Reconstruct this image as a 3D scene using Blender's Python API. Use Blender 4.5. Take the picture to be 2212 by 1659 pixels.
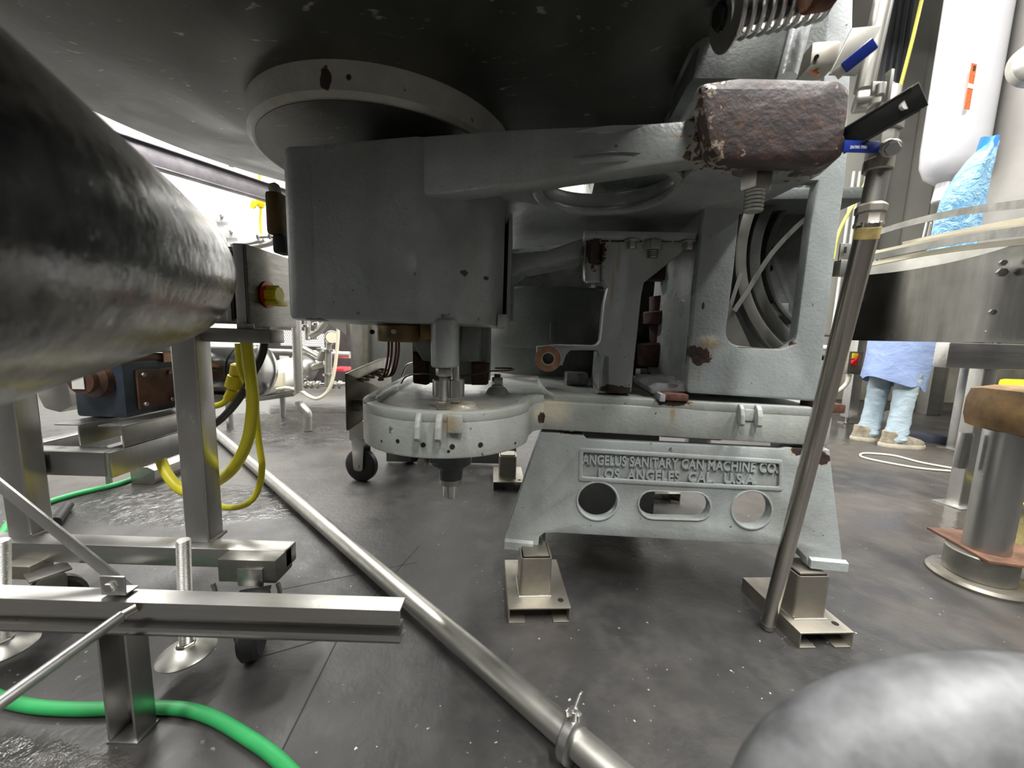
import bpy, bmesh, math, random
from mathutils import Vector, Matrix
random.seed(7)
SC = bpy.context.scene
COL = SC.collection
for o in list(bpy.data.objects): bpy.data.objects.remove(o)

# ------------------------------------------------------------------ camera
F = 830.0; CX, CY = 1106.0, 829.5; CAMZ = 0.75
PITCH, ROLL = math.radians(7.3), math.radians(1.8)
RM = Matrix.Rotation(math.pi/2 - PITCH, 3, 'X') @ Matrix.Rotation(ROLL, 3, 'Z')
cd = bpy.data.cameras.new('camera'); cam = bpy.data.objects.new('camera', cd); COL.objects.link(cam)
cam.matrix_world = Matrix.Translation((0, 0, CAMZ)) @ RM.to_4x4()
cd.sensor_fit = 'HORIZONTAL'; cd.sensor_width = 36.0; cd.lens = 36.0*F/2212.0
cd.clip_start = 0.02; cd.clip_end = 100
cd.dof.use_dof = True; cd.dof.focus_distance = 1.25; cd.dof.aperture_fstop = 3.8
SC.camera = cam

# ------------------------------------------------------------------ light and exposure
SC.view_settings.view_transform = 'Standard'; SC.view_settings.look = 'None'
SC.view_settings.gamma = 1.0; SC.view_settings.exposure = 0.0
SC.view_settings.use_curve_mapping = False
w = bpy.data.worlds.new('hall_air'); SC.world = w; w.use_nodes = True
w.node_tree.nodes['Background'].inputs[0].default_value = (1.0, 0.985, 0.96, 1)
w.node_tree.nodes['Background'].inputs[1].default_value = 0.055
def area(x, y, z, sx, sy, watts, rot=0, col=(1, 0.985, 0.95)):
    l = bpy.data.lights.new('hall_lamp', 'AREA'); l.shape = 'RECTANGLE'; l.size = sx; l.size_y = sy
    l.energy = watts; l.color = col
    o = bpy.data.objects.new('hall_lamp', l); COL.objects.link(o); o.location = (x, y, z); o.rotation_euler = (0, 0, rot)
for (x, y, e) in ((-3.4, 4.2, 460), (-2.6, 1.6, 170), (-1.4, -1.6, 260), (1.6, 3.2, 250), (4.4, 2.6, 150), (2.6, 0.2, 290), (0.9, -1.4, 290), (5.2, -.4, 130)):
    area(x, y, 4.6, 0.35, 2.4, e)

# ------------------------------------------------------------------ geometry kit (all coordinates in metres, world space)
V = Vector
def ray(px, py): return RM @ V(((px-CX)/F, -(py-CY)/F, -1.0))
def P(px, py, Y):
    d = ray(px, py); return V((0, 0, CAMZ)) + d*(Y/d.y)
def G(px, py, z=0.0):
    d = ray(px, py); return V((0, 0, CAMZ)) + d*((z-CAMZ)/d.z)
class Fr:
    """upright working plane: origin, heading; u runs along it, w goes into depth, z is up"""
    def __init__(s, x, y, yaw):
        a = math.radians(yaw); s.o = V((x, y, 0)); s.u = V((math.cos(a), math.sin(a), 0)); s.n = V((-math.sin(a), math.cos(a), 0))
    def px(s, px, py, w=0.0):
        d = ray(px, py); c = V((0, 0, CAMZ)); t = ((s.o + s.n*w - c).dot(s.n))/d.dot(s.n)
        p = c + d*t; return ((p - s.o).dot(s.u), p.z)
    def W(s, u, w, z): return s.o + s.u*u + s.n*w + V((0, 0, z))
    def at(s, px, py, w=0.0):
        u, z = s.px(px, py, w); return s.W(u, w, z)
ORG = {}
def org(o): return ORG.get(o.name, V((0, 0, 0)))
def tag(o, label=None, cat=None, group=None, kind=None):
    if label: o['label'] = label
    if cat: o['category'] = cat
    if group: o['group'] = group
    if kind: o['kind'] = kind
    return o
def thing(name, loc, label, cat, group=None):
    o = bpy.data.objects.new(name, None); COL.objects.link(o); o.location = loc; o.empty_display_size = .05
    ORG[o.name] = V(loc); return tag(o, label, cat, group)
def obj(name, pieces, mat, parent=None, label=None, cat=None, group=None, kind=None, ang=35, smooth=True):
    if isinstance(pieces, tuple): pieces = [pieces]
    vs, fs = [], []
    for (pv, pf) in pieces:
        b = len(vs); vs.extend(pv); fs.extend([tuple(i+b for i in f) for f in pf])
    if parent is not None: c = org(parent)
    else:
        xs = [v[0] for v in vs]; ys = [v[1] for v in vs]; c = V(((min(xs)+max(xs))/2, (min(ys)+max(ys))/2, min(v[2] for v in vs)))
    me = bpy.data.meshes.new(name); me.from_pydata([V(v)-c for v in vs], [], fs); me.update()
    me.materials.append(mat)
    if smooth:
        me.shade_smooth(); me.set_sharp_from_angle(angle=math.radians(ang))
    o = bpy.data.objects.new(name, me); COL.objects.link(o)
    if parent is not None: o.parent = parent
    else: o.location = c
    ORG[o.name] = c
    return tag(o, label, cat, group, kind)
def dup(o, off, parent=None, label=None, rotz=0):
    c = o.copy(); COL.objects.link(c)
    if parent is not None: c.parent = parent
    else:
        c.location = o.location + V(off); c.rotation_euler = (0, 0, rotz)
    if label: c['label'] = label
    for ch in list(o.children): dup(ch, (0, 0, 0), c)
    return c
def rc(pts, r, n=4):
    """round the corners of a closed 2D outline; a point may carry its own radius as a third value"""
    out = []; N = len(pts)
    for i, p in enumerate(pts):
        rr = p[2] if len(p) > 2 else r
        a = V(pts[i-1][:2]); b = V(p[:2]); c = V(pts[(i+1) % N][:2])
        if rr <= 0: out.append(tuple(b)); continue
        d1 = (a-b); d2 = (c-b); l1, l2 = d1.length, d2.length
        if l1 < 1e-7 or l2 < 1e-7: out.append(tuple(b)); continue
        d1 /= l1; d2 /= l2; an = d1.angle(d2)
        if an > 3.05: out.append(tuple(b)); continue
        t = min(rr/math.tan(an/2), l1*.48, l2*.48)
        p1 = b+d1*t; p2 = b+d2*t
        for k in range(n+1):
            s = k/n; q = p1*(1-s)**2 + b*2*s*(1-s) + p2*s*s; out.append(tuple(q))
    return out
def circ(cx, cy, r, n=32, ry=None):
    ry = ry or r; return [(cx+r*math.cos(2*math.pi*k/n), cy+ry*math.sin(2*math.pi*k/n)) for k in range(n)]
def slot(x0, y0, x1, y1, n=8):
    """stadium outline inside the box"""
    r = (y1-y0)/2; cy = (y0+y1)/2; out = []
    for k in range(n+1): a = -math.pi/2+math.pi*k/n; out.append((x1-r+r*math.cos(a), cy+r*math.sin(a)))
    for k in range(n+1): a = math.pi/2+math.pi*k/n; out.append((x0+r+r*math.cos(a), cy+r*math.sin(a)))
    return out
def extr(pts, O, A, B, t0, t1, holes=(), bev=0.0, res=1):
    """outline pts in the A,B plane at O, extruded along A x B from t0 to t1"""
    cu = bpy.data.curves.new('c', 'CURVE'); cu.dimensions = '2D'; cu.fill_mode = 'BOTH'
    h = (t1-t0)/2; bev = min(bev, h*.95)
    cu.extrude = max(h-bev, 0); cu.bevel_depth = bev; cu.bevel_resolution = res; cu.offset = -bev
    for pl in [pts]+list(holes):
        s = cu.splines.new('POLY'); s.points.add(len(pl)-1)
        for i, p in enumerate(pl): s.points[i].co = (p[0], p[1], 0, 1)
        s.use_cyclic_u = True
    ob = bpy.data.objects.new('c', cu); me = bpy.data.meshes.new_from_object(ob)
    bm = bmesh.new(); bm.from_mesh(me); bmesh.ops.remove_doubles(bm, verts=bm.verts, dist=1e-6)
    A = V(A); B = V(B); N = A.cross(B); m = (t0+t1)/2; O = V(O)
    bm.verts.index_update()
    vs = [O + A*v.co.x + B*v.co.y + N*(v.co.z+m) for v in bm.verts]; fs = [tuple(v.index for v in f.verts) for f in bm.faces]
    bm.free(); bpy.data.objects.remove(ob); bpy.data.curves.remove(cu); bpy.data.meshes.remove(me)
    return (vs, fs)
def plate(fr, pts, w0, w1, holes=(), bev=0.0, px=True, r=0.0, wp=None):
    """upright plate on a working plane; outline in photo pixels (measured at depth w0) or (u,z)"""
    wp = w0 if wp is None else wp
    def cv(pl):
        o = []
        for p in pl:
            q = fr.px(p[0], p[1], wp) if px else (p[0], p[1])
            o.append(tuple(q)+tuple(p[2:3]))
        return o
    return extr(rc(cv(pts), r), fr.o, fr.u, V((0, 0, 1)), -w1, -w0, [cv(h) for h in holes], bev)
def flat(pts, z0, z1, holes=(), bev=0.0, r=0.0):
    return extr(rc(pts, r), (0, 0, 0), (1, 0, 0), (0, 1, 0), z0, z1, holes, bev)
def basis(d):
    d = V(d).normalized(); a = V((0, 0, 1)) if abs(d.z) < .9 else V((0, 1, 0)); u = d.cross(a).normalized(); v = d.cross(u).normalized(); return u, v, d
def lathe(prof, O, axis, seg=28, closed=False):
    """profile of (radius, distance along axis)"""
    u, v, d = basis(axis); O = V(O); vs = []; fs = []; n = len(prof)
    for (r, t) in prof:
        for k in range(seg):
            a = 2*math.pi*k/seg; vs.append(O + d*t + u*(r*math.cos(a)) + v*(r*math.sin(a)))
    m = n if closed else n-1
    for i in range(m):
        for k in range(seg):
            a = i*seg+k; b = i*seg+(k+1) % seg; c = ((i+1) % n)*seg+(k+1) % seg; e = ((i+1) % n)*seg+k
            fs.append((a, b, c, e))
    if not closed:
        if prof[0][0] > 1e-6: fs.append(tuple(reversed(range(seg))))
        if prof[-1][0] > 1e-6: fs.append(tuple(range((n-1)*seg, n*seg)))
    return (vs, fs)
def cyl(p0, p1, r, seg=24, bev=0.0, r2=None):
    p0 = V(p0); p1 = V(p1); L = (p1-p0).length; r2 = r if r2 is None else r2; b = bev
    pr = [(r-b, 0), (r, b), (r2, L-b), (r2-b, L)] if b else [(r, 0), (r2, L)]
    return lathe(pr, p0, p1-p0, seg)
def pipe(p0, p1, r, ri, seg=24):
    p0 = V(p0); p1 = V(p1); L = (p1-p0).length
    return lathe([(r, 0), (r, L), (ri, L), (ri, 0)], p0, p1-p0, seg, True)
def thread(p0, p1, r, pitch=.003, seg=14):
    p0 = V(p0); p1 = V(p1); L = (p1-p0).length; n = max(2, int(L/pitch)); pr = []
    for k in range(n): pr += [(r*.86, k*L/n), (r, (k+.5)*L/n)]
    pr.append((r*.86, L)); return lathe(pr, p0, p1-p0, seg)
def hexn(p, ax, r, h, bev=.1):
    ax = V(ax).normalized(); return lathe([(r*(1-bev), 0), (r, h*.15), (r, h*.85), (r*(1-bev), h)], p, ax, 6)
def bolt(p, ax, r, h, wr=None):
    """washer and hex head standing on p"""
    ax = V(ax).normalized(); p = V(p); out = []
    if wr: out.append(lathe([(wr, 0), (wr, h*.15), (wr*.9, h*.22)], p, ax, 20))
    out.append(hexn(p+ax*(h*.2 if wr else 0), ax, r, h)); return out
def smoothpts(pts, sub=8):
    pts = [V(p) for p in pts]; out = []
    q = [pts[0]*2-pts[1]]+pts+[pts[-1]*2-pts[-2]]
    for i in range(1, len(q)-2):
        a, b, c, d = q[i-1:i+3]
        for k in range(sub):
            t = k/sub; out.append(0.5*((2*b)+(c-a)*t+(2*a-5*b+4*c-d)*t*t+(3*b-a-3*c+d)*t**3))
    out.append(pts[-1]); return out
def tube(pts, r, seg=12, sub=8, smooth=True, up=None, flatten=None):
    """swept tube; r may be a list (per given point) when smooth is False; flatten=(a,b) makes a flat strip section"""
    pts = smoothpts(pts, sub) if smooth else [V(p) for p in pts]
    n = len(pts); vs = []; fs = []
    t0 = (pts[1]-pts[0]).normalized(); u = V(up) if up is not None else basis(t0)[0]
    u = (u - t0*u.dot(t0)).normalized()
    for i, p in enumerate(pts):
        t = (pts[min(i+1, n-1)]-pts[max(i-1, 0)]).normalized()
        u = (V(up) if up is not None else u); u = (u - t*u.dot(t)).normalized(); v = t.cross(u)
        rr = r[i] if isinstance(r, (list, tuple)) else r
        if flatten:
            for (a, b) in ((1, 1), (-1, 1), (-1, -1), (1, -1)): vs.append(p+u*(a*flatten[0])+v*(b*flatten[1]))
        else:
            for k in range(seg):
                a = 2*math.pi*k/seg; vs.append(p+u*(rr*math.cos(a))+v*(rr*math.sin(a)))
    s = 4 if flatten else seg
    for i in range(n-1):
        for k in range(s):
            fs.append((i*s+k, i*s+(k+1) % s, (i+1)*s+(k+1) % s, (i+1)*s+k))
    fs.append(tuple(reversed(range(s)))); fs.append(tuple(range((n-1)*s, n*s)))
    return (vs, fs)
def box(c, s, yaw=0.0, bev=0.0, R=None):
    """box by centre and full size"""
    bm = bmesh.new(); bmesh.ops.create_cube(bm, size=1.0)
    for v in bm.verts: v.co = V((v.co.x*s[0], v.co.y*s[1], v.co.z*s[2]))
    if bev: bmesh.ops.bevel(bm, geom=bm.edges[:], offset=min(bev, min(s)*.45), segments=2, affect='EDGES', profile=.6)
    M = R if R is not None else Matrix.Rotation(math.radians(yaw), 3, 'Z')
    bm.verts.index_update()
    vs = [V(c)+M@v.co for v in bm.verts]; fs = [tuple(v.index for v in f.verts) for f in bm.faces]; bm.free(); return (vs, fs)
def beam(p0, p1, w_, h_, up=(0, 0, 1), bev=.002):
    """rectangular bar from p0 to p1, h_ measured along up"""
    p0 = V(p0); p1 = V(p1); d = (p1-p0); L = d.length; d.normalize(); up = V(up); side = d.cross(up).normalized(); up = side.cross(d).normalized()
    R = Matrix((side, d, up)).transposed(); return box((p0+p1)/2, (w_, L, h_), bev=bev, R=R)
def hollow(p0, p1, w_, h_, t=.003, up=(0, 0, 1), r=.004):
    """open rectangular tube"""
    p0 = V(p0); p1 = V(p1); d = (p1-p0); L = d.length; d.normalize(); up = V(up); side = d.cross(up).normalized(); up = side.cross(d).normalized()
    def rr(a, b): return [(-a, -b), (a, -b), (a, b), (-a, b)]
    return extr(rc(rr(w_/2, h_/2), r), p0, up.cross(d), up, 0, L, [rc(rr(w_/2-t, h_/2-t), r*.5)]) if False else extr(rc(rr(w_/2, h_/2), r), p1, side, up, 0, L, [rc(rr(w_/2-t, h_/2-t), r*.5)])
def loft(secs, seg=20, cap=True):
    """sections (centre, rx, ry, yaw degrees[, wave amplitude, waves])"""
    vs = []; fs = []
    for s in secs:
        c = V(s[0]); a0 = math.radians(s[3]) if len(s) > 3 else 0; am = s[4] if len(s) > 4 else 0; nw = s[5] if len(s) > 5 else 5
        for k in range(seg):
            a = 2*math.pi*k/seg; m = 1+am*math.sin(nw*a+c.z*9); x = s[1]*math.cos(a)*m; y = s[2]*math.sin(a)*m
            vs.append(c+V((x*math.cos(a0)-y*math.sin(a0), x*math.sin(a0)+y*math.cos(a0), 0)))
    for i in range(len(secs)-1):
        for k in range(seg): fs.append((i*seg+k, i*seg+(k+1) % seg, (i+1)*seg+(k+1) % seg, (i+1)*seg+k))
    if cap: fs.append(tuple(reversed(range(seg)))); fs.append(tuple(range((len(secs)-1)*seg, len(secs)*seg)))
    return (vs, fs)
def text(s, O, A, B, size, depth, spacing=1.0, thick=0.0, align='LEFT', xs=1.0):
    cu = bpy.data.curves.new('t', 'FONT'); cu.body = s; cu.size = size; cu.extrude = depth/2; cu.space_character = spacing
    cu.offset = thick; cu.align_x = align; cu.resolution_u = 3
    ob = bpy.data.objects.new('t', cu); me = bpy.data.meshes.new_from_object(ob)
    A = V(A); B = V(B); N = A.cross(B); O = V(O)
    vs = [O+A*(v.co.x*xs)+B*v.co.y+N*(v.co.z+depth/2) for v in me.vertices]; fs = [tuple(p.vertices) for p in me.polygons]
    bpy.data.objects.remove(ob); bpy.data.curves.remove(cu); bpy.data.meshes.remove(me); return (vs, fs)
def spring(p0, p1, r, rw, turns, seg=8):
    p0 = V(p0); p1 = V(p1); u, v, d = basis(p1-p0); L = (p1-p0).length; n = int(turns*18); pts = []
    for k in range(n+1):
        a = 2*math.pi*turns*k/n; pts.append(p0+d*(L*k/n)+u*(r*math.cos(a))+v*(r*math.sin(a)))
    return tube(pts, rw, seg, smooth=False)

# ------------------------------------------------------------------ materials
def mat(name): 
    m = bpy.data.materials.new(name); m.use_nodes = True; nt = m.node_tree; return m, nt, nt.nodes['Principled BSDF']
def nd(nt, t, **k):
    n = nt.nodes.new(t)
    for a, b in k.items():
        if a in n.inputs: n.inputs[a].default_value = b
        else: setattr(n, a, b)
    return n
def noise(nt, scale, detail=4.0, rough=.55, stretch=None, dist=0.0):
    geo = nd(nt, 'ShaderNodeNewGeometry'); src = geo.outputs['Position']
    if stretch:
        mp = nd(nt, 'ShaderNodeMapping'); mp.inputs['Scale'].default_value = stretch; nt.links.new(src, mp.inputs['Vector']); src = mp.outputs[0]
    n = nd(nt, 'ShaderNodeTexNoise'); n.inputs['Scale'].default_value = scale; n.inputs['Detail'].default_value = detail
    n.inputs['Roughness'].default_value = rough; n.inputs['Distortion'].default_value = dist
    nt.links.new(src, n.inputs['Vector']); return n.outputs['Fac']
def ramp(nt, src, stops):
    r = nd(nt, 'ShaderNodeValToRGB'); e = r.color_ramp.elements
    while len(e) < len(stops): e.new(.5)
    for i, (p, c) in enumerate(stops):
        e[i].position = p; e[i].color = (c, c, c, 1) if isinstance(c, (int, float)) else tuple(c)+(1,)
    nt.links.new(src, r.inputs[0]); return r.outputs[0]
def mixc(nt, fac, a, b):
    m = nd(nt, 'ShaderNodeMix', data_type='RGBA')
    for s, v in ((m.inputs[6], a), (m.inputs[7], b)):
        if isinstance(v, tuple): s.default_value = v if len(v) == 4 else v+(1,)
        else: nt.links.new(v, s)
    if isinstance(fac, (int, float)): m.inputs[0].default_value = fac
    else: nt.links.new(fac, m.inputs[0])
    return m.outputs[2]
def mth(nt, op, a, b=0.0, clamp=False):
    m = nd(nt, 'ShaderNodeMath', operation=op); m.use_clamp = clamp
    for s, v in ((m.inputs[0], a), (m.inputs[1], b)):
        if isinstance(v, (int, float)): s.default_value = v
        else: nt.links.new(v, s)
    return m.outputs[0]
def bump(nt, bs, h, strength, dist=.002):
    b = nd(nt, 'ShaderNodeBump'); b.inputs['Strength'].default_value = strength; b.inputs['Distance'].default_value = dist
    nt.links.new(h, b.inputs['Height']); nt.links.new(b.outputs[0], bs.inputs['Normal'])
def plain(name, col, rough=.5, metal=0.0, var=.0, vs=8.0, bmp=0.0, bs_=60.0, rv=.0, coat=0.0):
    m, nt, b = mat(name); b.inputs['Metallic'].default_value = metal; b.inputs['Roughness'].default_value = rough
    b.inputs['Base Color'].default_value = col+(1,); b.inputs['Coat Weight'].default_value = coat
    if var or rv:
        n = noise(nt, vs, 5)
        if var:
            lo = tuple(c*(1-var) for c in col); hi = tuple(min(1, c*(1+var)) for c in col)
            nt.links.new(ramp(nt, n, [(.32, lo), (.68, hi)]), b.inputs['Base Color'])
        if rv: nt.links.new(ramp(nt, n, [(.3, max(0, rough-rv)), (.7, rough+rv)]), b.inputs['Roughness'])
    if bmp: bump(nt, b, noise(nt, bs_, 4), bmp)
    return m
def patchmask(nt, patches, nscale=60.0, namp=.6):
    """mask with ragged blobs; patch = (centre, (radius along x, y, z))"""
    geo = nd(nt, 'ShaderNodeNewGeometry'); n = noise(nt, nscale, 6, .65); acc = None
    for c, r in patches:
        mp = nd(nt, 'ShaderNodeMapping', vector_type='TEXTURE'); mp.inputs['Location'].default_value = V(c); mp.inputs['Scale'].default_value = r
        nt.links.new(geo.outputs['Position'], mp.inputs['Vector'])
        ln = nd(nt, 'ShaderNodeVectorMath', operation='LENGTH'); nt.links.new(mp.outputs[0], ln.inputs[0])
        d = mth(nt, 'ADD', ln.outputs['Value'], mth(nt, 'MULTIPLY', mth(nt, 'SUBTRACT', n, .5), namp*3))
        k = mth(nt, 'SUBTRACT', 1.0, d)
        acc = k if acc is None else mth(nt, 'MAXIMUM', acc, k)
    return acc
RUSTC = [(.3, (.008, .005, .005)), (.48, (.022, .011, .010)), (.6, (.042, .018, .011)), (.76, (.12, .045, .018))]
def paint(name, col=(.26, .28, .27), rust=(), rough=.26, dirt=.25, drips=(), light=()):
    """machine enamel: orange-peel gloss paint, mottled, with rust patches at given places"""
    m, nt, b = mat(name); n1 = noise(nt, 9, 6, .6); n2 = noise(nt, 120, 3)
    c = ramp(nt, n1, [(.3, tuple(x*(1-dirt) for x in col)), (.62, col), (.8, tuple(min(1, x*1.12) for x in col))])
    rr = ramp(nt, n1, [(.3, rough+.18), (.7, rough-.06)])
    h = mth(nt, 'ADD', mth(nt, 'MULTIPLY', n1, .8), mth(nt, 'MULTIPLY', n2, .25))
    nch = noise(nt, 55, 2, .5); chips = ramp(nt, nch, [(.735, 0.0), (.75, 1.0)])
    c = mixc(nt, mth(nt, 'MULTIPLY', chips, .8), c, (.035, .03, .027))
    film = mth(nt, 'MULTIPLY', ramp(nt, noise(nt, 3.2, 7, .62, (1.6, 1.6, .7), .8), [(.42, 0.0), (.66, 1.0)]), .42); c = mixc(nt, film, c, tuple(x*.42 for x in (col[0]*1.12, col[1], col[2]*.86)))
    if light:
        lm = ramp(nt, patchmask(nt, light, 25, .35), [(.1, 0.0), (.7, 1.0)]); c = mixc(nt, mth(nt, 'MULTIPLY', lm, .75), c, (.62, .56, .42))
    if drips:
        dm = ramp(nt, patchmask(nt, drips, 90, .25), [(.15, 0.0), (.6, 1.0)]); c = mixc(nt, mth(nt, 'MULTIPLY', dm, .6), c, (.30, .19, .07))
    if rust:
        k = patchmask(nt, rust); halo = ramp(nt, k, [(-0.0, 0.0), (.12, 1.0)]); msk = ramp(nt, k, [(.1, 0.0), (.15, 1.0)])
        c = mixc(nt, halo, c, (.34, .21, .10)); rcx = ramp(nt, noise(nt, 45, 7, .7), RUSTC); c = mixc(nt, msk, c, rcx)
        mx = nd(nt, 'ShaderNodeMix', data_type='FLOAT'); nt.links.new(msk, mx.inputs[0]); nt.links.new(rr, mx.inputs[2]); mx.inputs[3].default_value = .52; rr = mx.outputs[0]
        h = mth(nt, 'ADD', h, mth(nt, 'MULTIPLY', msk, mth(nt, 'SUBTRACT', mth(nt, 'MULTIPLY', noise(nt, 38, 4), .6), .7)))
    nt.links.new(c, b.inputs['Base Color']); nt.links.new(rr, b.inputs['Roughness']); bump(nt, b, h, .6, .005)
    b.inputs['Specular IOR Level'].default_value = .65
    return m
def steel(name, col=(.54, .535, .515), rough=.29, stretch=(3, 3, .4), spots=.22, rv=.10, bmp=.04, vs=14):
    m, nt, b = mat(name); b.inputs['Metallic'].default_value = 1.0
    n = noise(nt, vs, 5, .6, stretch); n2 = noise(nt, 7, 5, .6)
    f = mth(nt, 'ADD', mth(nt, 'MULTIPLY', n, .5), mth(nt, 'MULTIPLY', n2, .5))
    nt.links.new(ramp(nt, f, [(.35, tuple(x*(1-spots) for x in col)), (.65, col)]), b.inputs['Base Color'])
    nt.links.new(ramp(nt, f, [(.35, min(1, rough+rv)), (.65, max(.05, rough-rv*.4))]), b.inputs['Roughness'])
    if bmp: bump(nt, b, f, bmp, .003)
    return m
M = {}
M['steel'] = steel('brushed_steel'); M['steel_h'] = steel('brushed_steel_flat', stretch=(.4, 3, 6)); 
M['dull'] = steel('dull_steel', (.36, .35, .32), .42, (1, 1, 1), .35)
M['chrome'] = steel('polished_steel', (.7, .7, .68), .16, spots=.1, rv=.05, bmp=.03)
M['galv'] = steel('zinc_plated', (.54, .53, .49), .38, (1, 1, 1), .2)
M['pewter'] = steel('weathered_stainless', (.46, .43, .37), .44, (1, 1, 1), .3)
M['rod'] = steel('rod_steel', (.50, .47, .42), .24, spots=.12, rv=.04, bmp=0)
M['black'] = plain('black_rubber', (.012, .012, .013), .45, var=.4, bmp=.2)
M['blackmetal'] = plain('black_painted_metal', (.02, .021, .019), .3, .3, var=.4, rv=.12)
M['rust'] = plain('rust', (.10, .04, .02), .8, var=.6, vs=40, bmp=.8, bs_=90)
M['rustdark'] = plain('dark_rust', (.055, .022, .017), .75, var=.6, vs=40, bmp=.8, bs_=90)
M['yellow'] = plain('yellow_plastic', (.75, .60, .01), .4, var=.12)
M['ylead'] = plain('yellow_cable', (.66, .59, .02), .42, var=.15)
M['red'] = plain('red_plastic', (.5, .01, .02), .35)
M['blue'] = plain('blue_vinyl', (.012, .03, .22), .3, var=.2)
M['green'] = plain('green_rubber', (.02, .27, .075), .5, var=.15)
M['cream'] = plain('cream_plastic', (.78, .72, .55), .45, var=.06)
M['white'] = plain('white_enamel', (.86, .86, .82), .3, var=.05)
M['whitet'] = plain('white_tank', (.44, .44, .46), .18, var=.03)
M['tank'] = plain('grey_tank', (.36, .345, .32), .35, .2, var=.12, vs=3)
M['wallw'] = plain('white_wall', (.93, .93, .91), .6, var=.03, vs=2)
M['wallb'] = plain('beige_panel', (.44, .43, .39), .5, var=.06, vs=2)
M['wallb2'] = plain('dark_beige_panel', (.33, .31, .26), .5, var=.06, vs=2)  # darker beige for one cladding panel
M['conc'] = plain('concrete', (.36, .34, .28), .8, var=.22, vs=5, bmp=.3, bs_=30)
M['copper'] = plain('dirty_copper', (.11, .045, .035), .4, .6, var=.4)
M['bronze'] = plain('oily_bronze', (.13, .085, .035), .4, .6, var=.5, vs=18)
M['paint'] = paint('grey_enamel')
M['paintd'] = paint('grey_enamel_dirty', (.16, .175, .17), dirt=.4)
M['silverp'] = paint('silver_paint', (.48, .50, .51), rough=.25, dirt=.2)
M['orange'] = plain('orange_sticker', (.55, .12, .03), .5, var=.3, vs=60)
M['pvc'] = plain('pale_hose', (.70, .68, .58), .4, var=.08)
# ------------------------------------------------------------------ the hall
def floor_mat():
    m, nt, b = mat('wet_dark_floor')
    n = noise(nt, 1.6, 7, .62); n2 = noise(nt, 9, 6, .6); n3 = noise(nt, 60, 3)
    c = ramp(nt, n, [(.3, (.020, .020, .020)), (.55, (.034, .032, .031)), (.72, (.068, .057, .046))])
    c = mixc(nt, ramp(nt, n2, [(.45, 0.0), (.75, .5)]), c, (.075, .07, .064))
    ns = noise(nt, 75, 2, .5); clus = ramp(nt, noise(nt, 6, 3), [(.48, 0.0), (.66, 1.0)])
    sp = mth(nt, 'MULTIPLY', ramp(nt, ns, [(.70, 0.0), (.73, 1.0)]), clus)
    c = mixc(nt, sp, c, (.55, .53, .50))
    wet = ramp(nt, patchmask(nt, [((-2.6, 3.6, 0), (2.6, 1.5, 1)), ((-1.35, 1.55, 0), (.55, .22, 1)), ((2.2, 3.6, 0), (1.6, .8, 1)), ((2.3, 1.5, 0), (.8, .35, 1)), ((-.9, .52, 0), (.35, .12, 1))], 3.0, .35), [(.0, 0.0), (.35, 1.0)])
    stain = ramp(nt, patchmask(nt, [((1.6, 1.6, 0), (1.0, .5, 1)), ((2.6, 2.6, 0), (1.2, .6, 1)), ((-2.0, 1.9, 0), (1.2, .35, 1)), ((.45, 1.25, 0), (.3, .16, 1))], 4.0, .45), [(.0, 0.0), (.6, 1.0)])
    c = mixc(nt, mth(nt, 'MULTIPLY', stain, .5), c, (.10, .086, .070))
    nt.links.new(c, b.inputs['Base Color'])
    r = ramp(nt, n2, [(.3, .38), (.7, .62)])
    mx = nd(nt, 'ShaderNodeMix', data_type='FLOAT'); nt.links.new(wet, mx.inputs[0]); nt.links.new(r, mx.inputs[2]); mx.inputs[3].default_value = .10
    nt.links.new(mx.outputs[0], b.inputs['Roughness']); b.inputs['Specular IOR Level'].default_value = .55
    h = mth(nt, 'ADD', mth(nt, 'MULTIPLY', n2, 1.0), mth(nt, 'MULTIPLY', n3, .25)); pud = ramp(nt, patchmask(nt, [((-1.35, 1.55, 0), (.5, .2, 1)), ((-.85, .5, 0), (.3, .1, 1)), ((-1.5, 2.9, 0), (1.2, .5, 1))], 8, .4), [(0.0, 0.0), (.4, 1.0)]); h = mth(nt, 'ADD', h, mth(nt, 'MULTIPLY', pud, mth(nt, 'MULTIPLY', noise(nt, 26, 5, .7, None, .6), 3.5))); bump(nt, b, h, .5, .006)
    return m
MF = floor_mat()
obj('floor', [([V((-8, -3, 0)), V((9, -3, 0)), V((9, 5.6, 0)), V((-8, 5.6, 0)), V((-8, -3, -.1)), V((9, -3, -.1)), V((9, 5.6, -.1)), V((-8, 5.6, -.1))],
    [(0, 1, 2, 3), (7, 6, 5, 4), (0, 4, 5, 1), (1, 5, 6, 2), (2, 6, 7, 3), (3, 7, 4, 0)])], MF, kind='structure', smooth=False)
FL = bpy.data.objects['floor']
for p0_, p1_ in ((G(600, 1640), G(735, 1370)), (G(735, 1370), G(905, 1180)), (G(600, 1275), G(900, 1215)), (G(560, 1420), G(735, 1370))):
    obj('floor_joint', beam(p0_-V((0, 0, .0006)), p1_-V((0, 0, .0006)), .0035, .0016, bev=0), plain('joint_line', (.012, .011, .010), .7) if 'joint_line' not in bpy.data.materials else bpy.data.materials['joint_line'], FL)
obj('wall_back', box((.5, 5.65, 3), (17, .1, 6)), M['wallw'], kind='structure')
obj('wall_left', box((-8.05, 1.3, 3), (.1, 8.6, 6)), M['wallw'], kind='structure')
obj('wall_right', box((9.05, 1.3, 3), (.1, 8.6, 6)), M['wallb'], kind='structure')
obj('trim_1', [box((6.4, 5.42, .27), (5.2, .35, .54), bev=.02), box((-4.5, 5.5, .1), (6, .2, .2), bev=.01)], M['conc'], kind='structure')
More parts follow.
